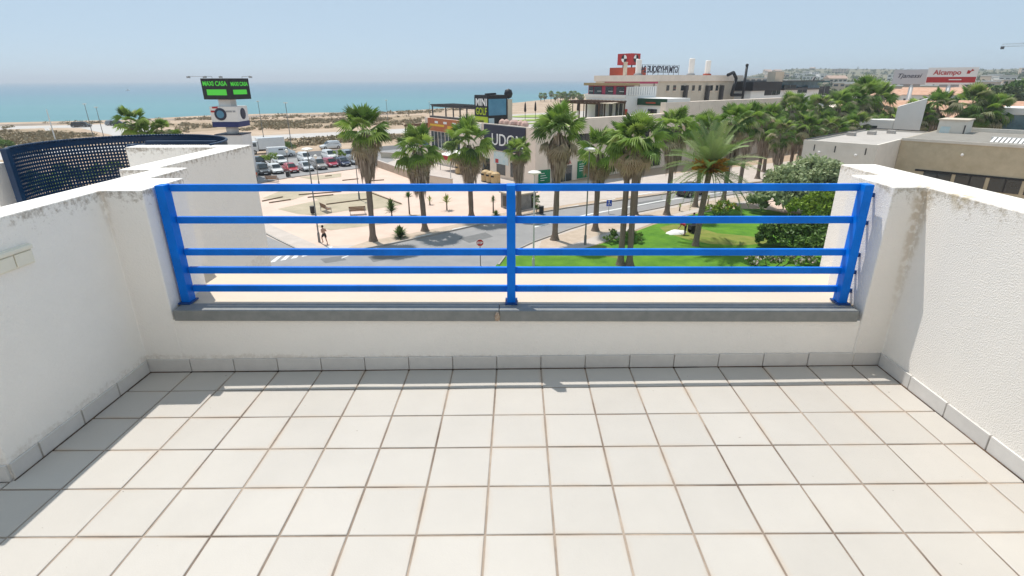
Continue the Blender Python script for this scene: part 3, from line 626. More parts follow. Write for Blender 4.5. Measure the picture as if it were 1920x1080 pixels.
for k in range(7):
    MB().lathe([(.3,0),(.6,.15),(.5,.5),(.2,.75),(.02,.8)],(1.2+random.random()*2,4+k*.9+random.random(),0),7).build('boulder',mat('pink_rock%d'%k,(.55+.05*random.random(),.38,.32),rough=.9) if k<2 else bpy.data.materials['pink_rock%d'%(k%2)],rk)
m_umb=mat('dark_canvas',(.03,.025,.03),rough=.8,var=.2)
def parasol(u,v):
    t=thing('closed_parasol','closed dark parasol standing on the mini golf roof','parasol',CB+UB*u+VB*v+Vector((0,0,7.62)),A38,'closed parasols on the mini golf roof')
    MB().tube((0,0,0),(0,0,3.0),.04).build('pole',m_steel,t); MB().lathe([(.14,.0),(.2,.25),(.12,1.2),(.03,1.55)],(0,0,1.5),8).build('canopy',m_umb,t,smooth=True); MB().lathe([(.35,0),(.35,.08),(.1,.12)],(0,0,0),10).build('base',m_steel,t); return t
p0=parasol(9,13.5)
for u,v in ((12,14.5),(16,12.5),(18,10.5),(13,9.0)): dup(p0,CB+UB*u+VB*v+Vector((0,0,7.62)),A38)
steel_pergola('pergola','brown timber pergola on the roof beside the white restaurant',16.5,22.5,4.2,13,7.62,10.6,mat('brown_timber',(.09,.045,.03),rough=.8,var=.2,scale=3),3,11)
for k in range(16):
    u=30+rng.random()*44; v=2+rng.random()*9; bb(K,'roof_unit',m_grey if k%2 else m_beige2,u,u+.8+rng.random(),v,v+.7+rng.random()*.6,7.63,8.2+rng.random()*.9)
# white two storey restaurant with magenta windows
wr=thing('roof_restaurant','white roof restaurant with magenta framed upper windows and tan roof','restaurant',CB+Vector((0,0,7.62)),A38)
bb(wr,'wall',m_white,24,31.7,5.3,14.8,0,3.9)
bb(wr,'upper_wall',m_pink,24.3,26.6,5.9,14.5,3.91,5.45)
bb(wr,'roof',mat('tan_roof',(.42,.30,.17),rough=.9),23.6,27.2,5.3,15.0,5.46,5.9)
for a in (6.0,8.5,11.2,13.2):
    f=bb(wr,'window',m_glass,24.22,24.298,a,a+(1.8 if a<12 else 1.1),4.05,5.3); bb(wr,'frame',m_white,24.16,24.218,a,a+1.0,4.5,4.58).parent=f
bb(wr,'string_course',m_white,23.85,23.998,5.2,14.9,3.6,4.0)
for a,b_ in ((5.9,7.4),(8.2,8.9),(10.4,12.2)): 
    f=bb(wr,'door',m_glass,23.92,23.996,a,b_,0,2.6); bb(wr,'frame',m_white,23.87,23.918,(a+b_)/2-.05,(a+b_)/2+.05,0,2.6).parent=f
MB().add([(20.5,5.2,2.75),(20.5,14.6,2.75),(23.98,14.6,3.15),(23.98,5.2,3.15),(20.5,5.2,2.67),(20.5,14.6,2.67),(23.98,14.6,3.07),(23.98,5.2,3.07)],[(0,3,2,1),(4,5,6,7),(0,1,5,4),(1,2,6,5),(2,3,7,6),(3,0,4,7)]).build('canopy',m_beige2,wr)
for v in (5.4,8.6,11.6,14.4): MB().box(20.5,20.62,v,v+.12,0,2.66).build('post',m_steel,wr)
MB().box(23.4,23.9,4.7,5.1,.3,1.8).build('red_box',m_red,wr)
bb(wr,'terrace_balustrade',m_white,24.1,31.7,5.25,5.45,3.91,5.3)
for k in range(12): bb(wr,'balustrade_rib',m_grey,24.5+k*.6,24.56+k*.6,5.2,5.249,3.95,5.2)
MB().prism([(27.3,5.6),(32.4,5.6),(32.4,13.5),(27.3,13.5)],5.75,6.05).build('canopy',m_pink,wr)
for u in (27.6,31.5): MB().box(u,u+.12,5.7,5.82,3.91,5.74).build('post',m_steel,wr)
kb=thing('kiosk_building','low white roof kiosk with dark green fascia and small window','kiosk',CB+Vector((0,0,8.0)),A38)
bb(kb,'wall',m_white,27.2,33,-.55,7.6,0,2.3)
bb(kb,'fascia',m_dkgreen,26.9,27.19,-.7,8.4,2.0,3.05)
bb(kb,'roof',m_white,27.195,33.3,-.7,8.4,2.4,3.1)
MB().box(26.85,26.899,1.4,3.4,2.3,2.5).build('print',m_redb,kb)
f=bb(kb,'window',m_glass,27.13,27.198,1.2,3.1,.75,1.4); bb(kb,'frame',m_lime,27.10,27.129,1.1,3.2,.66,.74).parent=f
bb(kb,'door',m_navy,27.14,27.199,6.3,7.0,0,1.9)
# tall beige block behind with nine windows
bg_=thing('gym_building','tall beige block with nine small windows, roof chimneys and ducts','building',CB+Vector((0,0,7.62)),A38)
bb(bg_,'wall',m_beige2,43,72.5,14,31,0,6.05)
bb(bg_,'cornice',m_beige,42.7,72.8,13.7,31.3,6.06,7.25)
bb(bg_,'side_wall',mat('pale_cream',(.66,.57,.47),rough=.9,var=.05),42.4,42.998,13.9,29,0,5.9)
for px_ in (1252,1264.5,1279,1288.5,1300,1312,1334,1344,1355.5):
    u,_=bu(px_,165,14); z1=bu(px_,160,14)[1]-7.62; z0=bu(px_,170,14)[1]-7.62
    f=bb(bg_,'window',m_glass,u-.42,u+.42,13.93,13.997,z0,z1); bb(bg_,'shutter',m_redb if px_==1264.5 else m_steel,u-.40,u+.40,13.90,13.928,z0+(z1-z0)*.45,z0+(z1-z0)*.52).parent=f
    bb(bg_,'sill',m_beige,u-.5,u+.5,13.8,13.929,z0-.12,z0-.005).parent=f
for px_ in (1280,1321,1347): 
    u=bu(px_,190,14)[0]; bb(bg_,'duct',m_steel,u-.35,u+.35,13.2,13.88,0,5.2)
for u in (45,50,55,60,66): bb(bg_,'air_conditioner',m_grey,u,u+.9,12.9,13.3,.1,.9)
for k,(px_,y0,y1,v) in enumerate(((1195.5,150,111,25),(1294.5,146,109,20),(1325,146,113,20))):
    u,z0=bu(px_,y0,v); _,z1=bu(px_,y1,v); c=thing('roof_stack','fat white round vent stack on the beige block, '+['leftmost, nearest the red sign cube','taller one of the right pair','shorter one of the right pair'][k],'vent stack',CB+UB*u+VB*v+Vector((0,0,14.87)),A38,'white vent stacks')
    MB().lathe([(.62,0),(.62,z1-14.87-.15),(.5,z1-14.87)],(0,0,0),14).build('stack',m_white,c,smooth=False); MB().lathe([(.95,0),(.95,.35),(.64,.4)],(0,0,0),10).build('base',m_redb if k==2 else m_grey,c)
gl=thing('roof_sign','GYM PHYSIQUE 24 letters on a frame, seen reversed from behind','sign',CB+Vector((0,0,14.87)),A38)
u0,u1=bu(1203,130,22)[0],bu(1272,130,22)[0]
text('GYM PHYSIQUE 24',1.35,(u1,22,.62),(-1,0,0),gl,m_navy,width=u1-u0,ext=.06,bold=.02)
for z in (.55,2.05): MB().box(u0,u1,21.9,21.95,z,z+.06).build('frame_rail',m_steel,gl)
for k in range(8): MB().box(u0+(u1-u0)*k/7-.04,u0+(u1-u0)*k/7+.04,21.85,21.9,0,2.15).build('frame_post',m_steel,gl)
rc=thing('roof_sign','red cube sign with black and white roundels above a red wall','sign',CB+Vector((0,0,14.87)),A38)
MB().box(50,54,26.3,33.6,0,1.7).build('red_wall',m_redb,rc)
MB().box(50.0,52.9,27.3,31.4,2.2,4.55).build('cube',m_red,rc)
for (org,xd) in (((49.95,29.4,3.5),'v'),((51.4,27.25,3.5),'u')):
    for q in range(4):
        mb=MB(); P=[(0,0)]+[(.78*math.cos(q*math.pi/2+t*math.pi/16),.78*math.sin(q*math.pi/2+t*math.pi/16)) for t in range(9)]
        mb.prism(P,0,.05); o=mb.build('roundel',m_wlet if q%2 else m_black,rc)
        o.matrix_local=Matrix(((0,0,-1,org[0]),(1,0,0,org[1]),(0,1,0,org[2]),(0,0,0,1))) if xd=='v' else Matrix(((1,0,0,org[0]),(0,0,-1,org[1]),(0,1,0,org[2]),(0,0,0,1)))
for y in (28,30.5): MB().box(51,51.2,y,y+.2,1.7,2.2).build('bracket',m_steel,rc)
cp_=thing('roof_post','square cream post in front of the red cube sign','post',CB+UB*46+VB*25.4+Vector((0,0,13.5)),A38)
MB().box(-.3,.3,-.3,.3,0,3.9).build('shaft',m_beige2,cp_); MB().box(-.36,.36,-.36,.36,3.905,4.05).build('cap',m_beige2,cp_)
fl_=thing('flue_pipe','tall thin black flue pipe rising beside the ducts','flue',CB+UB*bu(1393,178,10)[0]+VB*10+Vector((0,0,7.62)),A38)
MB().tube((0,0,0),(0,0,9.1),.26,n=10).build('pipe',m_black,fl_,smooth=True); MB().lathe([(.33,0),(.33,.3),(.1,.45)],(0,0,9.1),10).build('cap',m_black,fl_)
du=thing('air_duct','bent black air duct against the end of the beige block','duct',CB+VB*12.2+Vector((0,0,7.62)),A38)
d0=bu(1372,160,12.2)[0]
for a,b_ in (((d0-2,0,7.3),(d0,0,7.8)),((d0,0,7.8),(d0+1.4,0,6.6)),((d0+1.4,0,6.6),(d0+.4,0,3.2)),((d0+.4,0,3.2),(d0+5.4,0,3.1)),((d0+5.4,0,3.1),(d0+5.9,0,0))): MB().tube(a,b_,.34,n=10).build('duct_piece',m_black,du,smooth=True)
rb=thing('red_canopy','long thin red canopy beside the black flue','canopy',CB+VB*16+Vector((0,0,7.62)),A38)
e0,e1=bu(1374,153,16)[0],bu(1402,153,16)[0]; MB().prism([(e0,0),(e1,0),(e1,4),(e0,4)],4.9,5.4).build('roof',m_red,rb)
for u in (e0+.2,e1-.3): MB().box(u,u+.15,.1,.25,0,4.88).build('post',m_grey,rb)
# modern white and black building further along
md=thing('modern_building','white and black modern building with wide balcony windows','building',CB+VB*10+Vector((0,0,0)),A38)
q=lambda px,py:bu(px,py,10)
a0_,a1_=q(1410,160)[0],q(1556,160)[0]
MB().box(a0_,a1_,0,18,0,11.6).build('wall',m_white,md)
MB().box(a0_-.5,q(1462,155)[0],-.6,16,11.61,13.5).build('upper_storey',m_black,md)
MB().box(q(1466,160)[0],q(1538,160)[0],-.8,15,11.61,12.0).box(q(1466,160)[0],q(1538,160)[0],-.8,15,13.55,13.75).build('roof_slab',m_steel,md)
MB().box(q(1466,160)[0]+.4,q(1538,160)[0]-.4,.6,14,12.01,13.54).build('glazed_storey',m_glassb,md)
for x0,x1,y0,y1,mt in ((1415,1432,158,170,m_glassb),(1436,1459,156,178,m_black),(1448,1462,166,177,m_glass),(1470,1492,159,165,m_glass),(1470,1494,168,182,m_white),(1496,1512,163,174,m_glass),(1515,1535,160,166,m_glassb),(1537,1553,162,178,m_black)):
    u0,z1=q(x0,y0);u1,z0=q(x1,y1); f=MB().box(u0,u1,-.06,-.003,z0,z1).build('window' if mt in (m_glass,m_glassb) else 'panel',mt,md)
    MB().box((u0+u1)/2-.05,(u0+u1)/2+.05,-.1,-.061,z0,z1).build('frame',m_grey,f)
u0,z1=q(1456,134);u1,z0=q(1469,152); MB().box(u0,u1,.05,2.0,13.51,z1).build('stair_tower',m_beige2,md)
MB().prism([(q(1545,150)[0],2),(q(1572,150)[0],2),(q(1572,150)[0],7),(q(1545,150)[0],7)],13.2,13.6).build('canopy',mat('teal_canopy',(.03,.09,.10),rough=.5),md)
MB().tube((q(1536,160)[0],3,11.6),(q(1550,145)[0],3,14.4),.35,n=6).build('stair_rail',m_steel,md)
MB().box(a0_,a1_+12,-7,-.1,0,7.7).build('front_wing',m_beige,md)
# concrete building on the right
A5=R_(43); P5=G(1508,262,6.5)
c5=thing('concrete_building','low concrete flat roofed building with grey roof behind the right parapet','building',(P5.x,P5.y,0),A5)
MB().box(0,26,-8.6,0,0,6.2).build('wall',m_conc,c5)
MB().box(.3,25.7,-8.3,-.3,6.2,6.26).build('roof',m_roofg,c5)
pr=MB(); pr.box(-.03,.26,-8.63,.03,6.0,6.5); pr.box(.265,26.03,-.24,.03,6.0,6.5); pr.box(.265,10,-8.63,-8.36,6.0,6.5); pr.box(25.76,26.03,-8.36,-.245,6.0,6.5); pr.build('parapet',m_conc,c5)
cap=MB(); cap.box(.27,26.05,-.30,.06,6.503,6.6); cap.box(25.7,26.08,-8.4,-.305,6.503,6.6); cap.build('flashing',m_black,c5)
MB().box(9.9,30,-60,-8.64,0,6.55).build('wing',m_concd,c5)
MB().box(10.1,29.8,-59.8,-8.8,6.552,6.57).build('roof',m_roofg2,c5); MB().box(29.6,30.05,-60,-8.66,6.575,7.1).build('parapet',m_conc,c5)
MB().box(9.78,9.897,-60,-8.66,6.35,6.68).build('coping',m_conc,c5)
for k in range(7):
    f=MB().box(9.83,9.898,-15-k*3.4,-12-k*3.4,1.0,2.6).build('window',m_glass,c5); MB().box(9.79,9.828,-13.6-k*3.4,-13.45-k*3.4,1.0,2.6).build('frame',m_black,f)
MB().box(9.80,9.896,-45,-11,2.62,2.85).build('window_head',m_black,c5)
for y in (-2.2,-6.5,-15.5): 
    MB().lathe([(.05,0),(.16,.12),(.16,.3),(.05,.36)],(-.3 if y>-9 else 9.6,y,4.9),8).build('floodlight',m_white,c5); MB().box(-.3 if y>-9 else 9.6,0 if y>-9 else 9.78,y-.04,y+.04,4.98,5.06).build('lamp_arm',m_grey,c5)
for y in (-1.5,-4,-7.5): MB().box(-.045,-.031,y,y+.12,5.2,6.0).build('drain_outlet',m_black,c5)
for k in range(3): MB().box(13+k*4,14+k*4,-2-k*1.5,-1-k*1.5,6.27,6.75).build('roof_vent',m_roofg,c5)
lb=thing('lift_housing','boxy concrete lift housing with pale door on the concrete roof','roof housing',(P5.x,P5.y,0),A5)
U5=Vector((math.cos(A5),math.sin(A5),0)); V5=Vector((-U5.y,U5.x,0))
def b5(px,py,u):
    d=ray(px,py); o=Vector((0,0,CH)); P=P5+U5*u; t=(P-o).dot(U5)/d.dot(U5); r=o+d*t; return (r-P5).dot(V5),r.z
ya,zt5=b5(1762,225,24);yb,_=b5(1815,226,24)
MB().box(24,28.5,yb,ya,6.2,zt5).build('wall',m_conc,lb); MB().box(23.85,28.65,yb-.15,ya+.15,zt5+.002,zt5+.15).build('roof',m_beige2,lb)
ya2,z1=b5(1764,237,24);yb2,z0=b5(1778,255,24); MB().box(23.94,23.997,yb2,ya2,6.3,z1).build('door',m_sky,lb)
MB().box(23.9,23.998,yb+.05,yb+.2,6.25,zt5-.6).build('drain_pipe',m_steel,lb)
ll=thing('roof_louvre','slanted white louvre blades on the concrete roof at the right edge','louvres',(P5.x,P5.y,0),A5)
for k in range(11):
    y=b5(1856+k*9,270,14)[0]; MB().add([(13.2,y,6.56),(15.5,y-.05,7.0+.0*k),(15.5,y-.35,7.0),(13.2,y-.3,6.56),(13.2,y,6.50),(15.5,y-.05,6.94),(15.5,y-.35,6.94),(13.2,y-.3,6.50)],[(0,1,2,3),(7,6,5,4),(0,4,5,1),(2,6,7,3),(0,3,7,4),(1,5,6,2)]).build('blade',m_white,ll)
MB().box(15.5,15.65,b5(1960,270,14)[0],b5(1852,270,14)[0],6.5,7.05).build('frame',m_white,ll)
# houses beyond
def house(name,label,P,rz,w,d,h,rh,wm,nwin=3,storeys=1,cat='house',flatroof=False,roofm=None):
    t=thing(name,label,cat,(P[0],P[1],P[2] if len(P)>2 else 0),rz)
    MB().box(-w/2,w/2,-d/2,d/2,0,h).build('wall',wm,t)
    if flatroof: MB().box(-w/2-.2,w/2+.2,-d/2-.2,d/2+.2,h+.002,h+rh).build('roof',roofm or m_white,t)
    else: MB().add([(-w/2-.5,-d/2-.5,h+.003),(w/2+.5,-d/2-.5,h+.003),(w/2+.5,d/2+.5,h+.003),(-w/2-.5,d/2+.5,h+.003),(-w/2-.5,0,h+rh),(w/2+.5,0,h+rh)],[(0,1,5,4),(2,3,4,5),(0,4,3),(1,2,5),(3,2,1,0)]).build('roof',roofm or m_tileroof,t)
    for s in range(storeys):
        for k in range(nwin):
            x=-w/2+w*(k+.5)/nwin; z=h*(s+.35)/storeys
            MB().box(x-w*.16/nwin*2,x+w*.16/nwin*2,-d/2-.06,-d/2-.003,z,z+h*.38/storeys).build('window',m_glass,t)
    return t
house('villa','long villa with pinkish tiled roof, left of the white gable tower',at(1672,214,140)[:2],R_(-42),18,12,7.2,2.8,m_white)
house('villa','villa with clay roof behind the palms right of the white gable tower',at(1775,205,156)[:2],R_(-40),20,12,6.4,2.8,m_beige2)
house('villa','villa with clay roof at the right edge beyond the palms',at(1895,205,168)[:2],R_(-40),18,12,6.4,3,m_white)
gt=thing('gable_tower','tall white sunlit wall block with a sloping top between two clay roofs','tower',(*at(1706,215,118)[:2],0),R_(-36))
MB().add([(-1.9,-1.6,0),(1.9,-1.6,0),(1.9,1.6,0),(-1.9,1.6,0),(-1.9,-1.6,9.6),(1.9,-1.6,11.0),(1.9,1.6,11.0),(-1.9,1.6,9.6)],[(0,3,2,1),(4,5,6,7),(0,1,5,4),(1,2,6,5),(2,3,7,6),(3,0,4,7)]).build('wall',m_white,gt)
MB().box(-7,-1.95,-1.3,3,0,7.4).build('low_wing',m_white,gt); MB().box(-5.5,-4.2,-1.36,-1.303,4.6,6.4).build('window',m_glass,gt)
house('apartment_block','two storey white block with pink roof and dark windows under the billboards',at(1768,178,235)[:2],R_(-36),22,12,9.2,2.2,m_white,5,2,'building')
house('apartment_block','low white block with pink roof and blue awnings left of the billboards',at(1655,178,260)[:2],R_(-34),24,12,8.4,2.2,m_white,4,2,'building')
house('shop_building','white and turquoise shop with glass front at the right edge',at(1972,240,126)[:2],R_(-44),13,9,8.6,1.0,m_glassb,3,1,'shop',True)
house('shed','low pale flat roofed shed between the palms and the lift housing',at(1790,225,125)[:2],R_(-45),8,6,7.0,.3,m_white,2,1,'shed',True)
# billboards
def billboard(name,label,cpx,cpy,dist,w,h,face,rz):
    P=at(cpx,cpy,dist); t=thing(name,label,'billboard',(P.x,P.y,0),rz); zc=P.z
    MB().box(-w/2,w/2,-.25,.25,zc-h/2,zc+h/2).build('panel',face,t)
    MB().tube((0,.3,0),(0,.3,zc-h/2+.4),.45,n=12).build('pole',m_wlet,t,smooth=True)
    MB().box(-w/5,w/5,-.05,.65,zc-h/2-.5,zc-h/2-.003).build('catwalk',m_grey,t)
    return t,zc
b1,z1=billboard('billboard','grey billboard with dark script lettering and a black side edge',1713,144,165,8.0,3.2,mat('grey_poster',(.55,.56,.58),rough=.6,var=.02),R_(-36))
text('Tjanessi',.95,(-3.3,-.27,z1-.2),(1,0,0),b1,m_navy,width=4.6,shear=.3,bold=.01); MB().box(4.01,4.3,-.3,.5,z1-1.8,z1+1.8).build('side_panel',m_black,b1)
b2,z2=billboard('billboard','white billboard reading Alcampo in red above a red band',1784,142.5,160,8.8,3.5,m_wlet,R_(-38))
text('Alcampo',1.0,(-3.3,-.27,z2+.3),(1,0,0),b2,m_red,width=4.9,bold=.03)
MB().box(-4.3,4.3,-.30,-.253,z2-1.35,z2-.2).build('red_band',m_red,b2); MB().box(-.3,1.9,-.33,-.303,z2-.85,z2-.65).build('print',m_wlet,b2)
MB().prism([(2.5,.45),(3.0,.45),(3.2,.9),(3.7,1.1),(3.3,1.4),(3.1,1.0),(2.6,1.2)],0,.04).build('bird_emblem',m_red,b2).matrix_local=Matrix(((1,0,0,0),(0,0,-1,-.26),(0,1,0,z2),(0,0,0,1)))
# pylon sign on the left
P=at(428,200,95); tw=thing('pylon_sign','tall pylon sign with black MAXI CASA panels above a white advertising cube','pylon sign',(P.x,P.y,0),R_(1))
T=lambda y:zat(428,y,P)
zt_,zm=T(147),T(186)
ZC0,ZC1=T(237),T(199)
Ax=MB(); 
MB().box(-1.95,1.95,-1.6,1.6,0,T(252)).build('base_box',m_white,tw); MB().box(-2.0,2.0,-1.7,1.7,T(252)+.003,T(252)+.15).build('base_cap',m_navy,tw)
MB().tube((0,0,T(252)),(0,0,ZC0),.85,n=14).build('column',m_white,tw,smooth=True)
MB().box(-2.0,1.9,-1.6,1.9,ZC0+.75,ZC1).build('cube',m_white,tw); MB().box(-2.02,1.92,-1.62,1.92,ZC0,ZC0+.747).build('blue_strip',mat('blue_print',(.01,.02,.12),rough=.5),tw)
for cx_,r_ in ((-.55,.88),): 
    o=MB().lathe([(r_,0),(r_,.06),(r_*.75,.1)],(0,0,0),20).build('washer_print',m_navy,tw); o.matrix_local=Matrix(((1,0,0,cx_),(0,0,-1,-1.6),(0,1,0,(ZC0+.75+ZC1)/2),(0,0,0,1)))
    o2=MB().lathe([(.55,0),(.5,.03)],(0,0,.1),20).build('drum_print',m_scr,o)
o=MB().lathe([(.8,0),(.8,.06),(.6,.1)],(0,0,0),20).build('washer_print',m_navy,tw); o.matrix_local=Matrix(((0,0,1,1.9),(1,0,0,.2),(0,1,0,(ZC0+.75+ZC1)/2),(0,0,0,1)))
for x0,x1,z in ((-1.9,-.9,.55),(.3,1.2,.55),(-1.6,-.8,2.9 if 0 else .0),(1.3,1.7,.55)): MB().box(x0,x1,-1.63,-1.603,ZC1-z-.25,ZC1-z+.0).build('print',m_grey if x0>0 else m_red,tw)
MB().box(-.9,.9,-.9,.9,ZC1+.01,zm).build('neck',m_white,tw)
MB().prism([(-2.9,-.9),(1.6,-1.9),(3.1,1.2),(-2.2,1.6)],zm,zt_).build('panel_box',m_black,tw)
pl=Vector((1.6+2.9,-1.0,0)).normalized(); nl=Vector((pl.y,-pl.x,0))
zc=(zm+zt_)/2; m_led=glow('green_led',(.05,.40,.03),.5)
text('MAXI CASA',.62,Vector((-2.65,-.955,zc+.45))+nl*.03,pl,tw,m_led,width=4.0,bold=.02)
def pane(o,d,n,x0,x1,z0,z1,mt,nm):
    d=Vector(d);n=Vector(n);o=Vector(o); M=Matrix(((d.x,-n.x,0,0),(d.y,-n.y,0,0),(0,0,1,0),(0,0,0,1))); MB().box(x0,x1,-.05,-.005,z0,z1,Matrix.Translation(o)@M).build(nm,mt,tw)
pane((-2.9,-.9,0),pl,nl,.75,4.0,zc-.85,zc-.05,m_led,'green_band')
pr_=Vector((1.5,3.1,0)).normalized(); nr=Vector((pr_.y,-pr_.x,0))
text('MAXI CASA',.55,Vector((1.6,-1.9,zc+.42))+pr_*.25+nr*.03,pr_,tw,m_led,width=2.9,bold=.02)
pane((1.6,-1.9,0),pr_,nr,.5,2.8,zc-.75,zc-.1,m_led,'green_band')
for x,y,x2,y2 in ((-2.4,-1,-4.0,-1.9),(2.6,.4,4.4,-.9),(-1,-1.2,-1.5,-2.2),(.6,-1.5,.9,-2.5)):
    MB().tube((x,y,zt_),(x,y,zt_+.25),.03).tube((x,y,zt_+.25),(x2,y2,zt_+.3),.03).build('lamp_arm',m_grey,tw); MB().box(x2-.2,x2+.2,y2-.15,y2+.15,zt_+.05,zt_+.28).build('floodlight',m_grey,tw)
# low walls and street kiosk
def lowwall(a,b_,h,th,label,mt,name='low_wall'):
    p,q_=G(*a),G(*b_); d=(q_-p); L=d.length; t=thing(name,label,'wall',p,math.atan2(d.y,d.x))
    MB().box(0,L,-th/2,th/2,0,h).build('wall_body',mt,t); MB().box(-.04,L+.04,-th/2-.04,th/2+.04,h+.002,h+.1).build('coping',m_walk,t); return t
lowwall((709,313),(772,336),1.1,.3,'low pinkish wall along the plaza behind the first palm',m_grit)
lowwall((772,337),(848,351),1.1,.3,'low pale wall before the restaurant, right of the pinkish wall',m_beige2)
lowwall((715,296),(790,299),1.0,.3,'long low wall beside the road behind the second palm',m_beige2)
ki=thing('stone_kiosk','small grey stone kiosk with a dark doorway behind the middle railing post','kiosk',G(972,389),R_(38))
MB().box(-1.6,1.6,-1.3,1.3,0,1.75).build('wall',mat('grey_stone_wall',(.20,.19,.18),(.36,.34,.32),rough=.9,scale=2),ki); MB().box(-1.75,1.75,-1.45,1.45,1.752,1.9).build('roof',m_beige2,ki)
MB().box(.9,1.4,-1.36,-1.303,.1,1.6).build('doorway',m_black,ki); MB().box(-1.66,-1.603,-.8,.8,.3,1.5).build('panel',m_steel,ki)
# ================================================================== PALMS AND PLANTS
m_trunk=mat('palm_bark',(.14,.105,.08),(.27,.215,.17),rough=.95,scale=6,bump=1.0,bscale=9,bdist=.05,world=False)
m_frond=leafmat('palm_leaf_green',[(.13,.22,.045),(.24,.38,.06),(.40,.53,.12),(.18,.30,.07),(.07,.12,.03),(.30,.44,.075),(.50,.54,.26)],trans=.42,obj_rand=True,rough=.5)
m_frondd=leafmat('palm_leaf_dry',[(.26,.19,.12),(.42,.33,.21),(.34,.27,.17),(.55,.48,.34)],trans=.15,obj_rand=True)
m_skirt_p=leafmat('palm_skirt_dead',[(.19,.14,.105),(.33,.255,.19),(.43,.345,.265),(.26,.195,.145)],trans=.05,rough=.8)
m_crown=leafmat('palm_crown_far',[(.14,.23,.05),(.26,.41,.065),(.42,.55,.13),(.19,.32,.07),(.55,.48,.32),(.07,.12,.035),(.22,.36,.07)],trans=.42,rough=.45)
def fan(R=.92,pet=1.08,n=17,span=112,droop=.5,fold=.25,lr=None):
    """one costapalmate leaf along +X: petiole, pleated fan, split drooping tips"""
    v=[];f=[]
    lr=lr or random
    v+=[(0,-.025,0),(0,.025,0),(pet,.018,.02),(pet,-.018,.02)]; f.append((0,1,2,3))
    o=len(v); v.append((pet-.03,0,.02)); N=2*n
    for i in range(N+1):
        a=R_(-span+2*span*i/N); r=R*.56*(1-.12*abs(a)/2); z=(.05 if i%2 else -.03)*R-fold*abs(math.sin(a))*r*.6-droop*.18*r*r
        v.append((pet+r*math.cos(a),r*math.sin(a),z))
    for i in range(N): f.append((o,o+1+i,o+2+i))
    for i in range(n):
        k=2*i+1; a=R_(-span+2*span*k/N); r=R*(1-.22*(abs(a)/2)**2)*lr.uniform(.9,1.08); b=v[o+1+k]
        z=b[2]-droop*.55*r*lr.uniform(.6,1.3)-fold*.2
        a+=lr.uniform(-.05,.05); t=len(v); v.append((pet+r*math.cos(a),r*math.sin(a),z)); f+= [(o+k,o+1+k,t),(o+1+k,o+2+k,t)]
    return v,f
def fmesh(nm,m,**k):
    v,f=fan(**k); return MB().add(v,f).mesh(nm,m)
F_up=[fmesh('fan_leaf_upright',m_frond,droop=.22,fold=.15),fmesh('fan_leaf_upright',m_frond,droop=.38,fold=.28,span=100)]
F_dr=[fmesh('fan_leaf_arching',m_frond,droop=.8,fold=.5,pet=1.05),fmesh('fan_leaf_arching',m_frond,droop=1.05,fold=.7,span=95,pet=1.0)]
F_dd=[fmesh('fan_leaf_dry',m_frondd,droop=.9,fold=1.1,span=75,n=12,pet=.9),fmesh('fan_leaf_dry',m_frondd,droop=.7,fold=.9,span=85,n=12,pet=.9)]
def skirtmesh(seed,n=230):
    rr=random.Random(seed); v=[];f=[]
    for i in range(n):
        a=rr.uniform(0,2*math.pi); t=rr.random(); z0=-t*.78; rad=.50+.42*math.sin(math.pi*min(1,t*1.05+.12))+rr.uniform(-.10,.10)
        ln=rr.uniform(.22,.42); c,s=math.cos(a),math.sin(a)
        for q in range(3):
            w=rr.uniform(.03,.07); da=rr.uniform(-.16,.16); c2,s2=math.cos(a+da),math.sin(a+da); r2=rad+rr.uniform(-.08,.06)
            k=len(v); tx,ty=-s2,c2
            v+=[(.35*c,.35*s,z0+.12),(r2*c2+tx*w,r2*s2+ty*w,z0-ln*.45),(r2*c2-tx*w,r2*s2-ty*w,z0-ln*.45),(r2*c2*.96,r2*s2*.96,z0-ln*rr.uniform(.9,1.2))]
            f+=[(k,k+1,k+2),(k+1,k+3,k+2)]
    me=bpy.data.meshes.new('skirt'); me.from_pydata(v,[],f); me.materials.append(m_skirt_p); return me
SK=[skirtmesh(s) for s in (1,2,3)]
def trunkmesh(seed):
    rr=random.Random(seed); prof=[(1.75,0),(1.45,.02),(1.12,.06)]+[(1.0+rr.uniform(-.06,.06)-.12*t,t) for t in[.1+.06*i for i in range(16)]]
    mb=MB(); n=12; ph=rr.uniform(0,6); vs=[]
    for r,z in prof:
        ox=.0; vs+=[(r*math.cos(2*math.pi*i/n)*(1+rr.uniform(-.05,.05)),r*math.sin(2*math.pi*i/n)*(1+rr.uniform(-.05,.05)),z) for i in range(n)]
    fs=[(k*n+i,k*n+(i+1)%n,(k+1)*n+(i+1)%n,(k+1)*n+i) for k in range(len(prof)-1) for i in range(n)]+[tuple((len(prof)-1)*n+i for i in range(n))]
    return mb.add(vs,fs).mesh('trunk',m_trunk,True)
TK=[trunkmesh(s) for s in (1,2,3)]
def frond_frames(rr,nu,nd,nx):
    out=[]
    for i in range(nu): out.append((0,i*2.4+rr.uniform(-.3,.3),rr.uniform(30,85),rr.uniform(.78,1.0),rr.uniform(.0,.35)))
    for i in range(nd): out.append((1,i*2.4+rr.uniform(-.3,.3),rr.uniform(-28,38),rr.uniform(.85,1.08),rr.uniform(-.1,.2)))
    for i in range(nx): out.append((2,i*2.4+rr.uniform(-.4,.4),rr.uniform(-72,-20),rr.uniform(.75,1.0),rr.uniform(-.35,-.05)))
    return out
def fm(az,el,sc,dz,roll):
    return Matrix.Translation((0,0,dz))@Matrix.Rotation(az,4,'Z')@Matrix.Rotation(-R_(el),4,'Y')@Matrix.Rotation(roll,4,'X')@Matrix.Scale(sc,4)
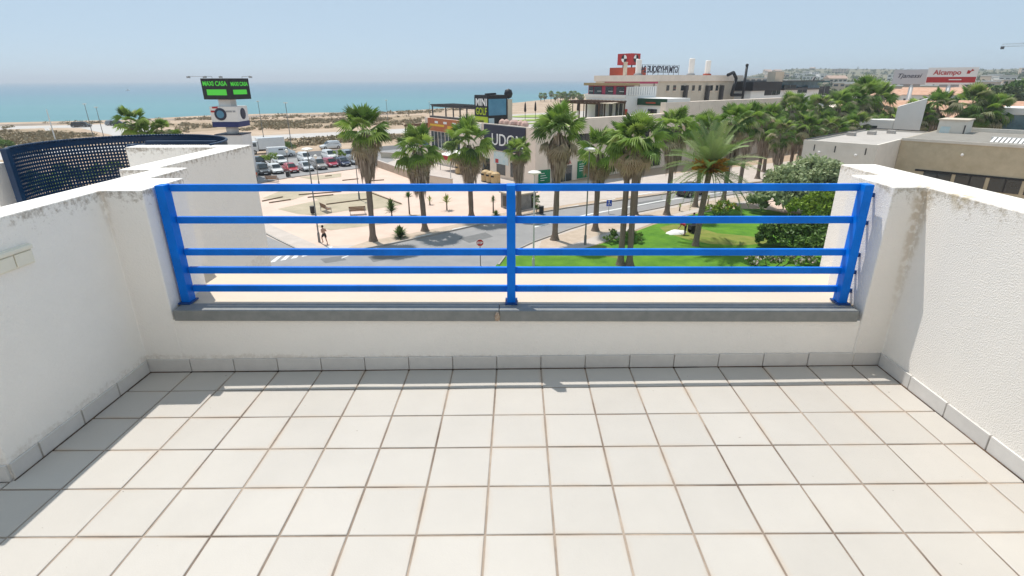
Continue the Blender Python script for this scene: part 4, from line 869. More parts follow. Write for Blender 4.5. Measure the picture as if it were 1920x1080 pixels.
def crownmesh(seed):
    rr=random.Random(seed); v=[];f=[]
    for k,az,el,sc,dz in frond_frames(rr,20,16,18):
        src=(F_up,F_dr,F_dd)[k][rr.randrange(2)]; M=fm(az,el,sc,dz,rr.uniform(-.4,.4)); n=len(v)
        v+=[tuple(M@q.co) for q in src.vertices]; f+=[tuple(i+n for i in p.vertices) for p in src.polygons]
    me=bpy.data.meshes.new('crown'); me.from_pydata(v,[],f); me.materials.append(m_crown); return me
CW=[crownmesh(s) for s in (11,12,13,14)]
def fan_palm(P,H,R,skirt,label,group,seed,single=True,tr=.27,lean=(0,0),name='fan_palm',dens=1):
    """H: height of the crown's heart, R: reach of the fronds, skirt: length of the hanging dead leaves"""
    rr=random.Random(seed); t=thing(name,label,'palm tree',(P[0],P[1],0),0,group)
    o=obj('trunk',TK[seed%3],t); o.scale=(tr,tr,H); o.rotation_euler=(lean[0],lean[1],rr.uniform(0,6))
    lean=(lean[0]+rr.uniform(-.03,.03),lean[1]+rr.uniform(-.03,.03)); o.rotation_euler=(lean[0],lean[1],0)
    top=Matrix.Rotation(0,3,'Z')@Vector((math.sin(lean[1])*H,-math.sin(lean[0])*H,H*math.cos(lean[0])*math.cos(lean[1])))
    if skirt>0:
        s=obj('skirt',SK[seed%3],t); s.location=top+Vector((0,0,-.1)); s.scale=(R*.42,R*.42,skirt*.9); s.rotation_euler.z=rr.uniform(0,6)
    k_=R/1.9
    if single:
        for k,az,el,sc,dz in frond_frames(rr,int(17*dens),int(19*dens),int(19*dens)):
            o=obj('frond',(F_up,F_dr,F_dd)[k][rr.randrange(2)],t); o.matrix_local=Matrix.Translation(top)@fm(az,el,sc*k_,dz*k_,rr.uniform(-.4,.4))
    else:
        o=obj('crown',CW[seed%4],t); o.location=top; o.scale=(k_,)*3; o.rotation_euler.z=rr.uniform(0,6)
    return t
GN='fan palms along the street'
near=[# px base, py base, py top, frond px reach, skirt px, label
(700,452,212,52,86,'tall fan palm with long brown skirt beside the car park, leftmost of its row'),
(797,433,250,50,80,'second fan palm from the left, behind the small plaza plants'),
(884,408,238,51,72,'fan palm in front of the navy UDON sign, left half'),
(973,408,266,28,70,'narrow fan palm directly behind the middle railing post'),
(1040,450,212,54,82,'fan palm with drooping skirt before the beige wall, just right of the middle post'),
(1116,433,256,48,60,'fan palm standing behind the blue wheelchair parking sign'),
(1163,497,236,52,56,'left one of the twin trunk fan palms on the lawn edge'),
(1180,498,228,56,50,'right one of the twin trunk fan palms on the lawn edge'),
(1190,402,262,36,60,'fan palm half hidden behind the twin trunks across the street'),
(1250,403,214,44,76,'fan palm at the street corner behind the date palm, left side'),
(1303,388,222,40,70,'fan palm rising directly behind the date palm crown'),
(1356,378,204,42,76,'fan palm right of the date palm beside the concrete parapet')]
for i,(x,y,yt,rp,sk,lab) in enumerate(near):
    P=G(x,y); k=pxm(P); Rr=rp/k; Ht=zat(x-(540-540),yt,P); 
    fan_palm(P,Ht-Rr*.62,Rr*.98,sk/k,lab,GN,i+1,tr=.27 if i not in(6,7) else .24,dens=.95)
# second row towards the far end of the street: one mesh per crown
far_=[(1386,352,206,34,50),(1420,335,203,34,54),(1432,322,214,30,50),(1462,318,184,32,58),(1482,312,206,30,50),(1508,312,186,32,60),(1528,306,214,28,46),(1546,304,180,32,62),(1566,300,206,28,50),(1574,296,172,32,70),(1598,294,158,36,76),(1622,292,166,34,72),(1500,325,222,30,46),(1545,322,226,28,40),(1585,315,220,28,40),(1625,300,222,26,36),(1655,290,212,26,34),(1450,345,232,30,46),
(1700,298,212,26,36),(1722,300,196,28,44),(1758,293,180,32,56),(1735,296,205,26,40),(1826,290,172,36,66),(1872,292,188,32,60),(1848,292,192,30,56)]
fl=['leafy','ragged','dense','slim']
ORD='first second third fourth fifth sixth seventh eighth ninth tenth eleventh twelfth thirteenth fourteenth'.split()
ORD2=ORD+['fifteenth','sixteenth']
def who(i,x):
    key=lambda q:0 if q<1560 else (1 if q<1680 else 2); mine=sorted(f[0] for f in far_ if key(f[0])==key(x)); k=ORD[mine.index(x)]
    return [f'{k} fan palm from the left in the dense avenue row with brown skirts',f'{k} fan palm from the left in the cluster above the concrete roof edge',f'{k} fan palm from the left behind the lift housing'][key(x)]
def who_old(i,x): 
    return ['fan palm with brown skirt in the dense avenue row, left of the concrete building','fan palm in the thick cluster above the concrete roof edge','fan palm behind the concrete building near the lift housing'][0 if x<1560 else (1 if x<1680 else 2)]
for i,(x,y,yt,rp,sk) in enumerate(far_):
    P=G(x,y) if x<1680 else at(x,200,119+i%3); k=pxm(P); Rr=rp*1.08/k; fan_palm(P,zat(x,yt,P)-Rr*.6,Rr,sk*1.15/k,who(i,x),['fan palms of the dense avenue row','fan palms clustered above the concrete roof','fan palms behind the lift housing'][0 if x<1560 else (1 if x<1680 else 2)],20+i,single=False,tr=.28)
for i,(x,yt,rp,lab) in enumerate(((250,211,30,'tallest fan palm poking over the navy screen on the left'),(270,232,22,'middle fan palm poking over the navy screen'),(298,232,20,'rightmost low fan palm poking over the navy screen'),(328,248,14,'small palm tuft beside the white pylon sign, over the screen'))):
    P=at(x,yt+20,62); k=pxm(P); Rr=rp*1.1/k; fan_palm((P.x,P.y),zat(x,yt,P)-Rr*.6,Rr,.1,lab,'fan palms beyond the navy screen',60+i,single=i<2,dens=.8)
# date palm
m_date=leafmat('date_palm_leaf',[(.14,.22,.07),(.22,.31,.10),(.32,.38,.17),(.12,.24,.05)],trans=.25,obj_rand=True)
m_orangefruit=leafmat('date_stalk_orange',[(.55,.25,.02),(.65,.38,.05),(.45,.18,.02)],trans=.1)
def pinnate(seed,L=4.0,droop=1.0):
    rr=random.Random(seed); v=[];f=[];n=34
    def c(t): return Vector((L*(t-.10*droop*t**3),0,L*(.10*t-.42*droop*t*t)))
    for i in range(n):
        a,b=c(i/n),c((i+1)/n); w=.05*(1-i/n)+.008; k=len(v); v+=[(a.x,-w,a.z),(a.x,w,a.z),(b.x,w,b.z),(b.x,-w,b.z)]; f.append((k,k+1,k+2,k+3))
    for i in range(4,n):
        t=i/n; p=c(t); ll=.62*math.sin(math.pi*min(1,.18+t*.78))*rr.uniform(.85,1.1)+.1
        for s in (-1,1):
            k=len(v); d=Vector((.62,s*.75,.22-.25*droop*t+rr.uniform(-.15,.1))).normalized(); q=p+d*ll; q.z-=.10*ll; m_=p+d*ll*.5
            w=.034
            v+=[(p.x-w,p.y,p.z),(p.x+w,p.y,p.z),(m_.x+w,m_.y,m_.z+.01),(m_.x-w,m_.y,m_.z+.01),tuple(q)]; f+=[(k,k+1,k+2,k+3),(k+3,k+2,k+4)]
    me=bpy.data.meshes.new('date_frond'); me.from_pydata(v,[],f); me.materials.append(m_date); return me
DF=[pinnate(1,4,.55),pinnate(2,4,1.0),pinnate(3,4,1.5)]
P=G(1304,461); dp=thing('date_palm','date palm with leaning trunk, arching feathery fronds and orange fruit stalks on the lawn','palm tree',P)
hx=at(1331,318,math.hypot(P.x,P.y)+.6); top=hx-P; top=Vector((top.x,top.y,hx.z))
n=14; mb=MB(); pts=[Vector((top.x*(t**1.3),top.y*(t**1.3),top.z*t)) for t in[i/n for i in range(n+1)]]
for i in range(n): mb.tube(pts[i],pts[i+1],.27*(1.35 if i==0 else 1)*(1-.1*i/n),.25,n=10,cap=False)
mb.build('trunk',m_trunk,dp,smooth=True)
rr=random.Random(5)
for i in range(62):
    az=i*2.39996; q=i/62; el=82-100*q+rr.uniform(-8,8); o=obj('frond',DF[0 if q<.3 else (1 if q<.7 else 2)],dp)
    o.matrix_local=Matrix.Translation(top+Vector((0,0,.1-.3*q)))@Matrix.Rotation(az,4,'Z')@Matrix.Rotation(-R_(el),4,'Y')@Matrix.Rotation(rr.uniform(-.3,.3),4,'X')@Matrix.Scale(rr.uniform(1.0,1.22),4)
for i in range(12):
    az=-1.6+rr.uniform(-1.7,1.7); st=MB()
    for k in range(26):
        a=az+rr.uniform(-.45,.45); r=rr.uniform(.8,1.6); z=rr.uniform(-.25,.9); st.tube((.12*math.cos(az),.12*math.sin(az),0),(r*math.cos(a),r*math.sin(a),z),.03,.06,n=3,cap=False)
    o=st.build('fruit_stalk',m_orangefruit,dp); o.location=top+Vector((0,0,.1))
# small rosette plants
m_yuc=leafmat('yucca_leaf',[(.06,.11,.03),(.10,.17,.04),(.14,.22,.05)],trans=.15)
m_yucl=leafmat('young_palm_leaf',[(.15,.22,.04),(.24,.30,.06),(.30,.33,.09)],trans=.25)
def rosette(name,label,px,py,hpx,rpx,mt,n=70,stem=.4,cat='plant',group=None,spiky=True):
    P=G(px,py); k=pxm(P); H=hpx/k; R=rpx/k; t=thing(name,label,cat,P,0,group); rr=random.Random(int(px)); v=[];f=[]
    for i in range(n):
        a=i*2.4; q=i/n; el=R_(85-75*q+rr.uniform(-10,10)); L=R*rr.uniform(.8,1.15); z0=H*stem+(H*(1-stem)-R*.7)*max(0,(1-q))*.8
        d=Vector((math.cos(a)*math.cos(el),math.sin(a)*math.cos(el),math.sin(el))); s=Vector((-math.sin(a),math.cos(a),0))*R*.075
        b=Vector((0,0,max(.05,z0))); m_=b+d*L*.55; e=b+d*L-Vector((0,0,.12*L)); i0=len(v)
        v+=[tuple(b-s*.5),tuple(b+s*.5),tuple(m_+s),tuple(m_-s),tuple(e)]; f+=[(i0,i0+1,i0+2,i0+3),(i0+3,i0+2,i0+4)]
    MB().add(v,f).build('leaves',mt,t)
    if stem>.1: MB().tube((0,0,0),(0,0,H*stem+.1),.09,.07,n=7).build('stem',m_trunk,t)
    return t
rosette('yucca','tall bushy yucca beside the benches on the pink plaza',735,408,38,16,m_yuc,110,.25)
rosette('yucca','thin two stemmed young yucca next to the bushy yucca',768,402,42,12,m_yuc,60,.75)
rosette('agave_clump','dark green spiky clump at the kerb under the second palm',751,446,24,20,m_yuc,120,.0)
rosette('young_palm','small yellow green palm in the middle of the pink plaza',838,394,30,17,m_yucl,26,.45)
rosette('young_palm','smallest yellow green palm beside the second palm trunk',806,384,18,11,m_yucl,20,.3)
rosette('yucca','slim dark yucca above a low tuft, left of the kiosk',925,400,36,9,m_yuc,60,.55)
rosette('agave_clump','low dark tuft under the slim yucca by the kiosk',930,404,10,11,m_yuc,50,.0)
rosette('young_palm','tiny young palm on the gritty verge left of the date palm',1274,396,16,8,m_yucl,18,.4)
rosette('young_palm','yellow young palm with short stem right of the date palm trunk',1327,383,20,8,m_yucl,18,.4)
# bushes
m_bush=leafmat('bush_leaf',[(.07,.14,.03),(.13,.22,.04),(.20,.31,.07)],trans=.3)
m_bushd=leafmat('dark_bush_leaf',[(.055,.11,.022),(.10,.19,.035),(.17,.27,.05)],trans=.15)
m_bushl=leafmat('yellow_green_leaf',[(.16,.27,.03),(.27,.38,.04),(.12,.20,.03)],trans=.25)
m_olive=leafmat('grey_green_leaf',[(.26,.33,.16),(.38,.45,.23),(.50,.56,.33),(.22,.28,.13)],trans=.35)
m_flw=leafmat('oleander_flower',[(.80,.72,.66),(.75,.55,.52),(.80,.78,.72)],trans=.2)
m_flo=leafmat('orange_flower',[(.75,.30,.05),(.8,.45,.10)],trans=.2)
m_twig=mat('twig_bark',(.10,.075,.05),rough=.95)
def bush(name,label,P,blobs,mt,leaf,per,trunk=0,cat='bush',extra=None,group=None):
    """blobs: (dx,dy,z,r) volumes filled with leaf-sized faces"""
    t=thing(name,label,cat,(P[0],P[1],0),0,group); cs=[];rs=[]
    for dx,dy,z,r in blobs:
        for _ in range(max(4,int(r*r*11))):
            d=rng.normal(size=3); d/=np.linalg.norm(d); d[2]=abs(d[2])*1.0-.25; q=r*(.55+.45*rng.random()); cs.append((dx+d[0]*q,dy+d[1]*q,max(.1,z+d[2]*q*.85))); rs.append(r*.22+.12)
    tri_cloud('foliage' if not trunk else 'crown',mt,cs,rs,leaf,per,parent=t,zsq=.8)
    if extra: 
        em,en,es=extra; pick=[cs[i] for i in rng.choice(len(cs),min(en,len(cs)),replace=False)]; meta(tri_cloud('flowers',em,pick,np.array([.3]*len(pick)),es,9,parent=t),kind='stuff')
    mb=MB()
    if trunk: 
        mb.tube((0,0,0),(0,0,trunk),.22,.15,n=8)
        for dx,dy,z,r in blobs: mb.tube((0,0,trunk*.8),(dx*.8,dy*.8,z),.09,.03,n=5,cap=False)
    else:
        for dx,dy,z,r in blobs: mb.tube((dx*.3,dy*.3,0),(dx,dy,max(.2,z)),.05,.02,n=5,cap=False)
    mb.build('trunk' if trunk else 'stem',m_twig,t); return t
bush('round_shrub','rounded green shrub behind the twin palm trunks at the lawn corner',G(1167,455),[(-.9,0,.55,.85),(.3,.2,.6,.95),(1.2,0,.5,.75)],m_bush,.19,36)
bush('flowering_shrub','yellow green shrub with orange flowers behind the date palm trunk',G(1346,405),[(-.9,0,.8,1.0),(.5,.3,.9,1.1),(1.6,.2,.7,.9)],m_bushl,.2,36,extra=(m_flo,22,.13))
bush('olive_tree','big grey green spreading tree in front of the concrete building',G(1508,398),[(-4.2,-1,2.2,2.2),(-2.2,0,3.6,2.6),(.6,.4,4.3,2.7),(3.2,0,3.2,2.6),(-.6,-1.5,2.2,2.4),(2.2,-1.6,2.0,2.2),(5,.5,2.6,2.0),(-5.6,-.4,1.2,1.3)],m_olive,.34,46,trunk=2.4,cat='tree')
bush('leafy_bush','large bright yellow green bush against the right parapet',G(1535,420),[(-1.8,0,1.6,1.7),(.2,0,2.3,2.0),(2.2,.3,2.3,1.9),(-.6,-1,1.2,1.6),(1.4,-1,1.3,1.7)],m_bushl,.27,44)
bush('dark_hedge_bush','dark green glossy bush in front of the bright bush at the lawn edge',G(1500,462),[(-2.6,.4,1.2,1.4),(-1,0,1.5,1.7),(.8,0,1.7,1.8),(2.4,0,1.6,1.8),(-3.4,.2,.7,.9),(-1.8,-.8,.8,1.2),(0,-1,.9,1.3),(1.6,-1,.9,1.3)],m_bushd,.25,42)
bush('oleander','pale pink and white flowering oleander at the right end of the lawn',G(1440,505),[(-1.7,0,.7,.8),(-.3,.1,.85,1.0),(1.2,0,.8,.95),(2.5,.2,.9,1.0)],m_bush,.19,36,extra=(m_flw,300,.22))
bush('dark_hedge_bush','dark shrub mass behind the oleander beside the parapet',G(1535,492),[(-1.2,0,1.2,1.3),(.8,0,1.5,1.6),(2.4,0,1.5,1.5)],m_bushd,.25,42)
bush('low_shrub','cypress like dark shrub right of the stone kiosk',G(1006,400),[(0,0,.6,.55),(0,0,1.3,.5),(0,0,1.9,.35)],m_bushd,.13,30)
bush('grey_shrub','grey blue shrub at the roadside between van and white car',G(539,282),[(0,0,1.0,1.3),(-.9,.2,.6,.9),(1,.1,.6,.9)],m_bushd,.2,26)
bush('bright_bush','bright green bush at the left end of the parked cars',G(507,312),[(-.9,0,1.2,1.1),(.5,0,1.5,1.2)],m_bushl,.2,30,trunk=.8)
bush('bright_bush','bright green small tree above the dark blue parked car',G(636,300),[(0,0,1.3,.9),(.5,0,1.0,.8)],m_bushl,.2,30,trunk=.7)
bush('dune_shrub','dark shrub at the far left edge of the scrub field',G(-8,278),[(0,0,1.0,2.0),(2.5,0,.8,1.6)],m_bush,.3,24)
for i,(x,y,r) in enumerate(((60,352,1.6),(100,368,2.0),(150,350,1.8),(190,335,1.5),(120,330,1.4),(215,322,1.3))):
    bush('garden_bush',ORD[[60,100,120,150,190,215].index(x)]+' green garden bush from the left seen through the perforated screen',G(x,y),[(-r*.5,0,r*.6,r*.8),(r*.5,.2,r*.7,r*.8),(0,0,r*1.1,r*.6)],m_bushl if i%2 else m_bush,.3,12,group='garden bushes behind the screen')
# far row of palms by the shore
rr=random.Random(3)
for i in range(16):
    x=rr.choice([1014,1022,1034,1046,1052,1056,1061,1066,1072,1078,1084,1088,1040,1030,1059,1069]) if i>15 else [1014,1021,1033,1041,1046,1051,1055,1058,1062,1066,1070,1074,1078,1083,1087,1091][i]
    P=G(x,190+rr.uniform(-1,2)); k=pxm(P); fan_palm(P,zat(x,176+rr.uniform(-2,5),P)-.6,6/k,1.6,ORD2[i]+' tiny fan palm from the left in the shoreline row against the sea','shoreline palms against the sea',90+i,single=False,tr=.2)
# ------------------------------------------------------------------ hills and the town on them
def hz(x,y):
    d=math.hypot(x,y); b=math.atan2(x,y); k=min(1,max(0,(b-.30)/.14)); t=min(1,max(0,(d-330)/1500)); return k*k*(3-2*k)*(t**1.05)*(36+9*noise.noise(Vector((x*.0016,y*.0016,3)))+4*noise.noise(Vector((x*.006,y*.006,5))))
hm=MB(); nb,nd=70,26; bs=[.29+.95*i/nb for i in range(nb+1)]; ds=[320*(9.0**(j/nd)) for j in range(nd+1)]
vs=[(d*math.sin(b),d*math.cos(b),hz(d*math.sin(b),d*math.cos(b))+.02) for d in ds for b in bs]
hm.add(vs,[(j*(nb+1)+i,(j+1)*(nb+1)+i,(j+1)*(nb+1)+i+1,j*(nb+1)+i+1) for j in range(nd) for i in range(nb)])
ho=hm.build('hill',mat('hillside',(.12,.125,.06),(.25,.21,.13),rough=.95,scale=.012,detail=10),smooth=True); meta(ho,kind='structure')
m_fartree=leafmat('distant_tree_leaf',[(.05,.08,.03),(.085,.12,.04),(.12,.155,.06),(.06,.10,.035)],trans=.1)
cs=[];rs=[]
for _ in range(4200):
    b=.34+.88*rng.random(); d=340*(5.2**rng.random()); x,y=d*math.sin(b),d*math.cos(b)
    if noise.noise(Vector((x*.006,y*.006,9)))>-.12: cs.append((x,y,hz(x,y)+2)); rs.append(2.2+3*rng.random())
tri_cloud('distant_woods',m_fartree,cs,rs,1.7,26,kind='stuff',zsq=.9)
fh=[]
cols=[mat('far_white_wall',(.74,.72,.69),rough=.9),mat('far_cream_wall',(.66,.56,.45),rough=.9),mat('far_ochre_wall',(.58,.46,.36),rough=.9)]
proto=[]; m_farroof=mat('far_clay_roof',(.46,.33,.26),rough=.9)
for j,(w,d,h,fr) in enumerate(((11,9,6.2,True),(13,9,6,False),(24,10,7.5,True))):
    t=house('distant_house','x',(-2000,-2000,0),0,w,d,h,.5 if fr else 2.2,cols[j%3],3+j,2,'house',fr,cols[0] if fr else m_farroof); proto.append(t)
used=[False]*3
for i in range(120):
    b=.36+.80*rng.random(); d=380*(4.6**rng.random()); x,y=d*math.sin(b),d*math.cos(b); j=int(rng.choice(3,p=[.52,.14,.34])); z=hz(x,y)-.3
    lab=('small pale house on the distant wooded hillside','small house with clay roof on the distant wooded hillside','long pale apartment row on the distant wooded hillside')[j]; gp_=('distant pale houses','distant clay roofed houses','distant apartment rows')[j]
    if not used[j]:
        used[j]=True; o=proto[j]; o.location=(x,y,z); o.rotation_euler.z=rng.uniform(-1.2,.2); meta(o,lab,'house',gp_)
    else: dup(proto[j],(x,y,z),rng.uniform(-1.2,.2),.85+.5*rng.random(),lab,gp_)
# dark trees at the right behind the billboards
for i,(x,y,dist,r) in enumerate(((1728,180,230,3.2),(1800,172,225,5),(1818,176,215,6),(1845,168,240,7),(1868,166,260,7),(1890,170,235,7),(1915,172,250,8),(1785,182,210,4),(1640,152,420,8))):
    P=at(x,y,dist); bush('broad_tree',ORD[sorted([1800,1818,1845,1868,1890,1915,1785,1640]).index(x)]+' dark green tree from the left in the belt behind the billboards' if i else 'small round crowned tree between the white blocks',(P.x,P.y),[(-r*.5,0,r*.75,r*.7),(r*.5,.3,r*.8,r*.7),(0,0,r*1.25,r*.65)],m_fartree if i%2 else m_bushd,.9,7,trunk=r*.6,cat='tree',group='dark trees behind the billboards' if i else None)
# ================================================================== VEHICLES
m_tyre=mat('tyre_rubber',(.015,.015,.016),rough=.8); m_rim=mat('wheel_rim',(.45,.46,.47),rough=.35,metal=.6)
m_head=mat('headlight_glass',(.75,.78,.80),rough=.1,spec=.8); m_tail=mat('tail_light',(.35,.01,.01),rough=.2)
def paint(nm,c): return mat(nm,c,rough=.25,var=.02,coat=.6,spec=.5)
PC={'dark grey':paint('paint_dark_grey',(.05,.055,.06)),'white':paint('paint_white',(.78,.78,.77)),'silver':paint('paint_silver',(.50,.52,.54)),'red':paint('paint_red',(.42,.02,.03)),'maroon':paint('paint_maroon',(.40,.035,.07)),'navy':paint('paint_navy',(.02,.03,.07)),'black':paint('paint_black',(.02,.02,.022)),'grey':paint('paint_grey',(.28,.30,.32)),'bronze':paint('paint_bronze',(.33,.30,.28))}
def loft(sec):
    """sec: list of (x, halfwidth_bottom, halfwidth_top, z0, z1)"""
    v=[];f=[]
    for x,wb,wt,z0,z1 in sec:
        zm=z0+(z1-z0)*.55; v+=[(x,-wb,z0),(x,-wb*1.03,zm),(x,-wt,z1),(x,wt,z1),(x,wb*1.03,zm),(x,wb,z0)]
    n=6
    for k in range(len(sec)-1):
        for i in range(n): f.append((k*n+i,k*n+(i+1)%n,(k+1)*n+(i+1)%n,(k+1)*n+i))
    f+=[(0,1,2,3,4,5)[::-1],tuple((len(sec)-1)*n+i for i in range(n))]; f[-2]=tuple(range(5,-1,-1)) and (0,1,2,3,4,5)
    return v,[t[::-1] for t in f]
def car(name,label,P,rz,col,kind='hatch',group='cars in the car park'):
    t=thing(name,label,'car',P,rz,group); L,h=(4.1,1.48) if kind=='hatch' else ((4.5,1.70) if kind=='suv' else (4.6,1.44)); m_=PC[col]; hx=L/2
    zb_,bl=.22,.86 if kind!='suv' else 1.0
    def bld(nm,sec,mt,sm=False,bev=.03):
        v,f=loft(sec); mb=MB().add(v,f); o=mb.build(nm,mt,t,bevel=bev); return o
    bld('body',[(-hx,.72,.66,zb_+.15,bl-.12),(-hx+.15,.84,.78,zb_,bl-.02),(-hx+.9,.89,.82,zb_,bl+.02),(.2,.89,.82,zb_,bl),(hx-1.2,.88,.80,zb_,bl-.05),(hx-.4,.84,.72,zb_,bl-.17),(hx,.68,.58,zb_+.15,bl-.32)],m_)
    back=-hx+(.12 if kind!='sedan' else .95)
    bld('cabin',[(back,.70,.66,bl-.1,bl),(back+.35,.72,.60,bl-.1,h-.06),(-.3,.74,.60,bl-.1,h),(.45,.74,.59,bl-.1,h-.05),(hx-1.05,.74,.66,bl-.1,bl-.02)],m_)
    wv=MB(); z0,z1=bl+.05,h-.13
    for s in (-1,1):
        for a,b_,sl,sr in ((back+.42,-.38,.18,0),(-.30,.52,0,.52)): wv.add([(a-sl*0,s*.75,z0),(b_+sr,s*.755,z0),(b_,s*.635,z1),(a+sl,s*.635,z1)],[(0,1,2,3),(3,2,1,0)])
    wv.build('side_window',m_glass,t)
    MB().add([(hx-1.10,-.62,bl+.02),(hx-1.10,.62,bl+.02),(.56,.56,h-.10),(.56,-.56,h-.10)],[(0,1,2,3)]).build('windscreen',m_glass,t).location=(.05,0,.03)
    MB().add([(back+.02,-.60,bl+.08),(back+.02,.60,bl+.08),(back+.33,.54,h-.12),(back+.33,-.54,h-.12)],[(3,2,1,0)]).build('rear_window',m_glass,t).location=(-.04,0,.02)
    for x in (-hx+.78,hx-.82):
        for s in (-1,1):
            o=MB().tube((0,-.11,0),(0,.11,0),.32,n=16).build('wheel',m_tyre,t,smooth=False); o.location=(x,s*.80,.32)
            MB().tube((0,s*.111,0),(0,s*.125,0),.2,n=10).build('rim',m_rim,o)
    for s in (-1,1):
        MB().box(hx-.16,hx+.012,s*.56-.13,s*.56+.13,bl-.38,bl-.25).build('headlight',m_head,t); MB().box(-hx-.012,-hx+.1,s*.60-.1,s*.60+.1,bl-.30,bl-.12).build('tail_light',m_tail,t)
        MB().box(hx-1.45,hx-1.28,s*.90-.08,s*.90+.08,bl,bl+.13).build('wing_mirror',m_,t)
    MB().box(hx-.05,hx+.02,-.42,.42,.42,.54).build('grille',m_black,t); MB().box(hx+.0,hx+.03,-.26,.26,.30,.40).build('number_plate',m_wlet,t)
    MB().box(-hx+.1,hx-.1,-.7,.7,.17,.3).build('underbody',m_black,t); return t
PA=R_(-52)
for x,y,col,kind,lab in ((492,326,'dark grey','suv','dark grey car at the left end of the front parked row'),(517,324,'white','hatch','white car between the dark grey and red cars'),(545,322,'red','sedan','bright red car in the front parked row'),(573,319,'silver','sedan','silver saloon in the front row right of the gap'),(598,316,'bronze','suv','grey bronze car between the silver saloon and maroon car'),(620,312,'maroon','hatch','maroon pink car in the front parked row'),(642,310,'navy','sedan','navy car at the right of the front row'),(663,307,'grey','hatch','grey car half hidden behind the first palm skirt'),(487,312,'black','suv','black car in the back row at the left end'),(526,307,'white','hatch','white car in the back row beside the bright bush'),(573,303,'white','suv','white car in the back row behind the silver saloon'),(618,298,'white','suv','white car in the back row behind the maroon car'),(652,296,'grey','hatch','pale grey car in the back row next to the palm')):
    car('parked_car',lab,G(x,y)+Vector((0,0,.02)),PA,col,kind)
car('moving_car','white estate car driving on the far dark road',G(620,279)+Vector((0,0,.02)),R_(38+180),'white','suv',group=None)
def van():
    t=thing('delivery_van','white panel van driving right on the near road lane','van',G(528,294)+Vector((0,0,.02)),R_(36)); 
    v,f=loft([(-2.5,.92,.86,.35,1.9),(-2.4,.95,.88,.3,1.95),(.9,.95,.86,.3,1.95),(1.75,.95,.78,.3,1.2),(2.45,.86,.74,.35,1.0),(2.55,.7,.6,.45,.8)]); MB().add(v,f).build('body',PC['white'],t,bevel=.04)
    w=MB(); w.add([(.95,-.80,1.78),(.95,.80,1.78),(1.68,.74,1.24),(1.68,-.74,1.24)],[(3,2,1,0)]); w.build('windscreen',m_glass,t).location=(.06,0,.03)
    for s in (-1,1): MB().box(-.6,.3,s*.94-.02,s*.94+.02,1.2,1.65).box(.5,1.2,s*.94-.02,s*.94+.02,1.2,1.6).build('side_window',m_glass,t)
    for x in (-1.6,1.6):
        for s in (-1,1):
            o=MB().tube((0,-.12,0),(0,.12,0),.34,n=14).build('wheel',m_tyre,t); o.location=(x,s*.86,.34); MB().tube((0,s*.121,0),(0,s*.13,0),.2,n=10).build('rim',m_rim,o)
    for s in (-1,1): MB().box(2.4,2.57,s*.6-.12,s*.6+.12,.75,.9).build('headlight',m_head,t)
    MB().box(-2.4,2.4,-.7,.7,.22,.36).build('underbody',m_black,t)
van()
t=thing('box_truck','white box lorry heading left behind the van','truck',G(500,287)+Vector((0,0,.02)),R_(38+180))
MB().box(-3.6,1.6,-1.15,1.15,.9,3.1).build('cargo_box',PC['white'],t,bevel=.03)
v,f=loft([(1.7,1.0,.98,.5,2.5),(2.7,1.02,.95,.45,2.45),(3.3,1.02,.9,.45,1.5),(3.5,.98,.85,.5,1.3)]); MB().add(v,f).build('cab',PC['white'],t,bevel=.04)
MB().add([(2.76,-.85,2.36),(2.76,.85,2.36),(3.30,.85,1.55),(3.30,-.85,1.55)],[(3,2,1,0)]).build('windscreen',m_glass,t).location=(.05,0,.02)
for s in (-1,1): MB().box(2.0,2.75,s*1.03-.02,s*1.03+.02,1.5,2.2).build('side_window',m_glass,t)
for x in (-2.3,2.5):
    for s in (-1,1): 
        o=MB().tube((0,-.14,0),(0,.14,0),.42,n=14).build('wheel',m_tyre,t); o.location=(x,s*.95,.42); MB().tube((0,s*.141,0),(0,s*.15,0),.24,n=10).build('rim',m_rim,o)
MB().box(-3.5,2.6,-.5,.5,.5,.88).build('chassis',m_black,t)
car('parked_car','black car parked far along the street, seen under the top rail',G(1295,366)+Vector((0,0,.02)),R_(38),'black','suv',group=None)
bo=thing('motor_boat','tiny pale boat far out on the sea','boat',(*G(240,170,-1.3)[:2],-1.4),1.2)
v,f=loft([(-3.4,1.0,1.1,0,1.0),(1,1.1,1.25,0,1.1),(3.6,.1,.3,.5,1.5)]); MB().add(v,f).build('hull',m_white,bo); MB().box(-1,.8,-.7,.7,1.1,2.3).build('cabin',m_grey,bo)
for x in (152,163):
    pass
pk=[(150,238.5,'black'),(157,238.2,'black'),(213,235,'grey'),(222,235.4,'black')]
for x,y,c in pk: car('parked_car','far '+c+' car on the beach track, '+{150:'leftmost of the left pair',157:'right one of the left pair',213:'left one of the right pair',222:'rightmost, beside the palm tops'}[x],G(x,y)+Vector((0,0,.02)),R_(20),c,'suv',group='cars on the beach track')
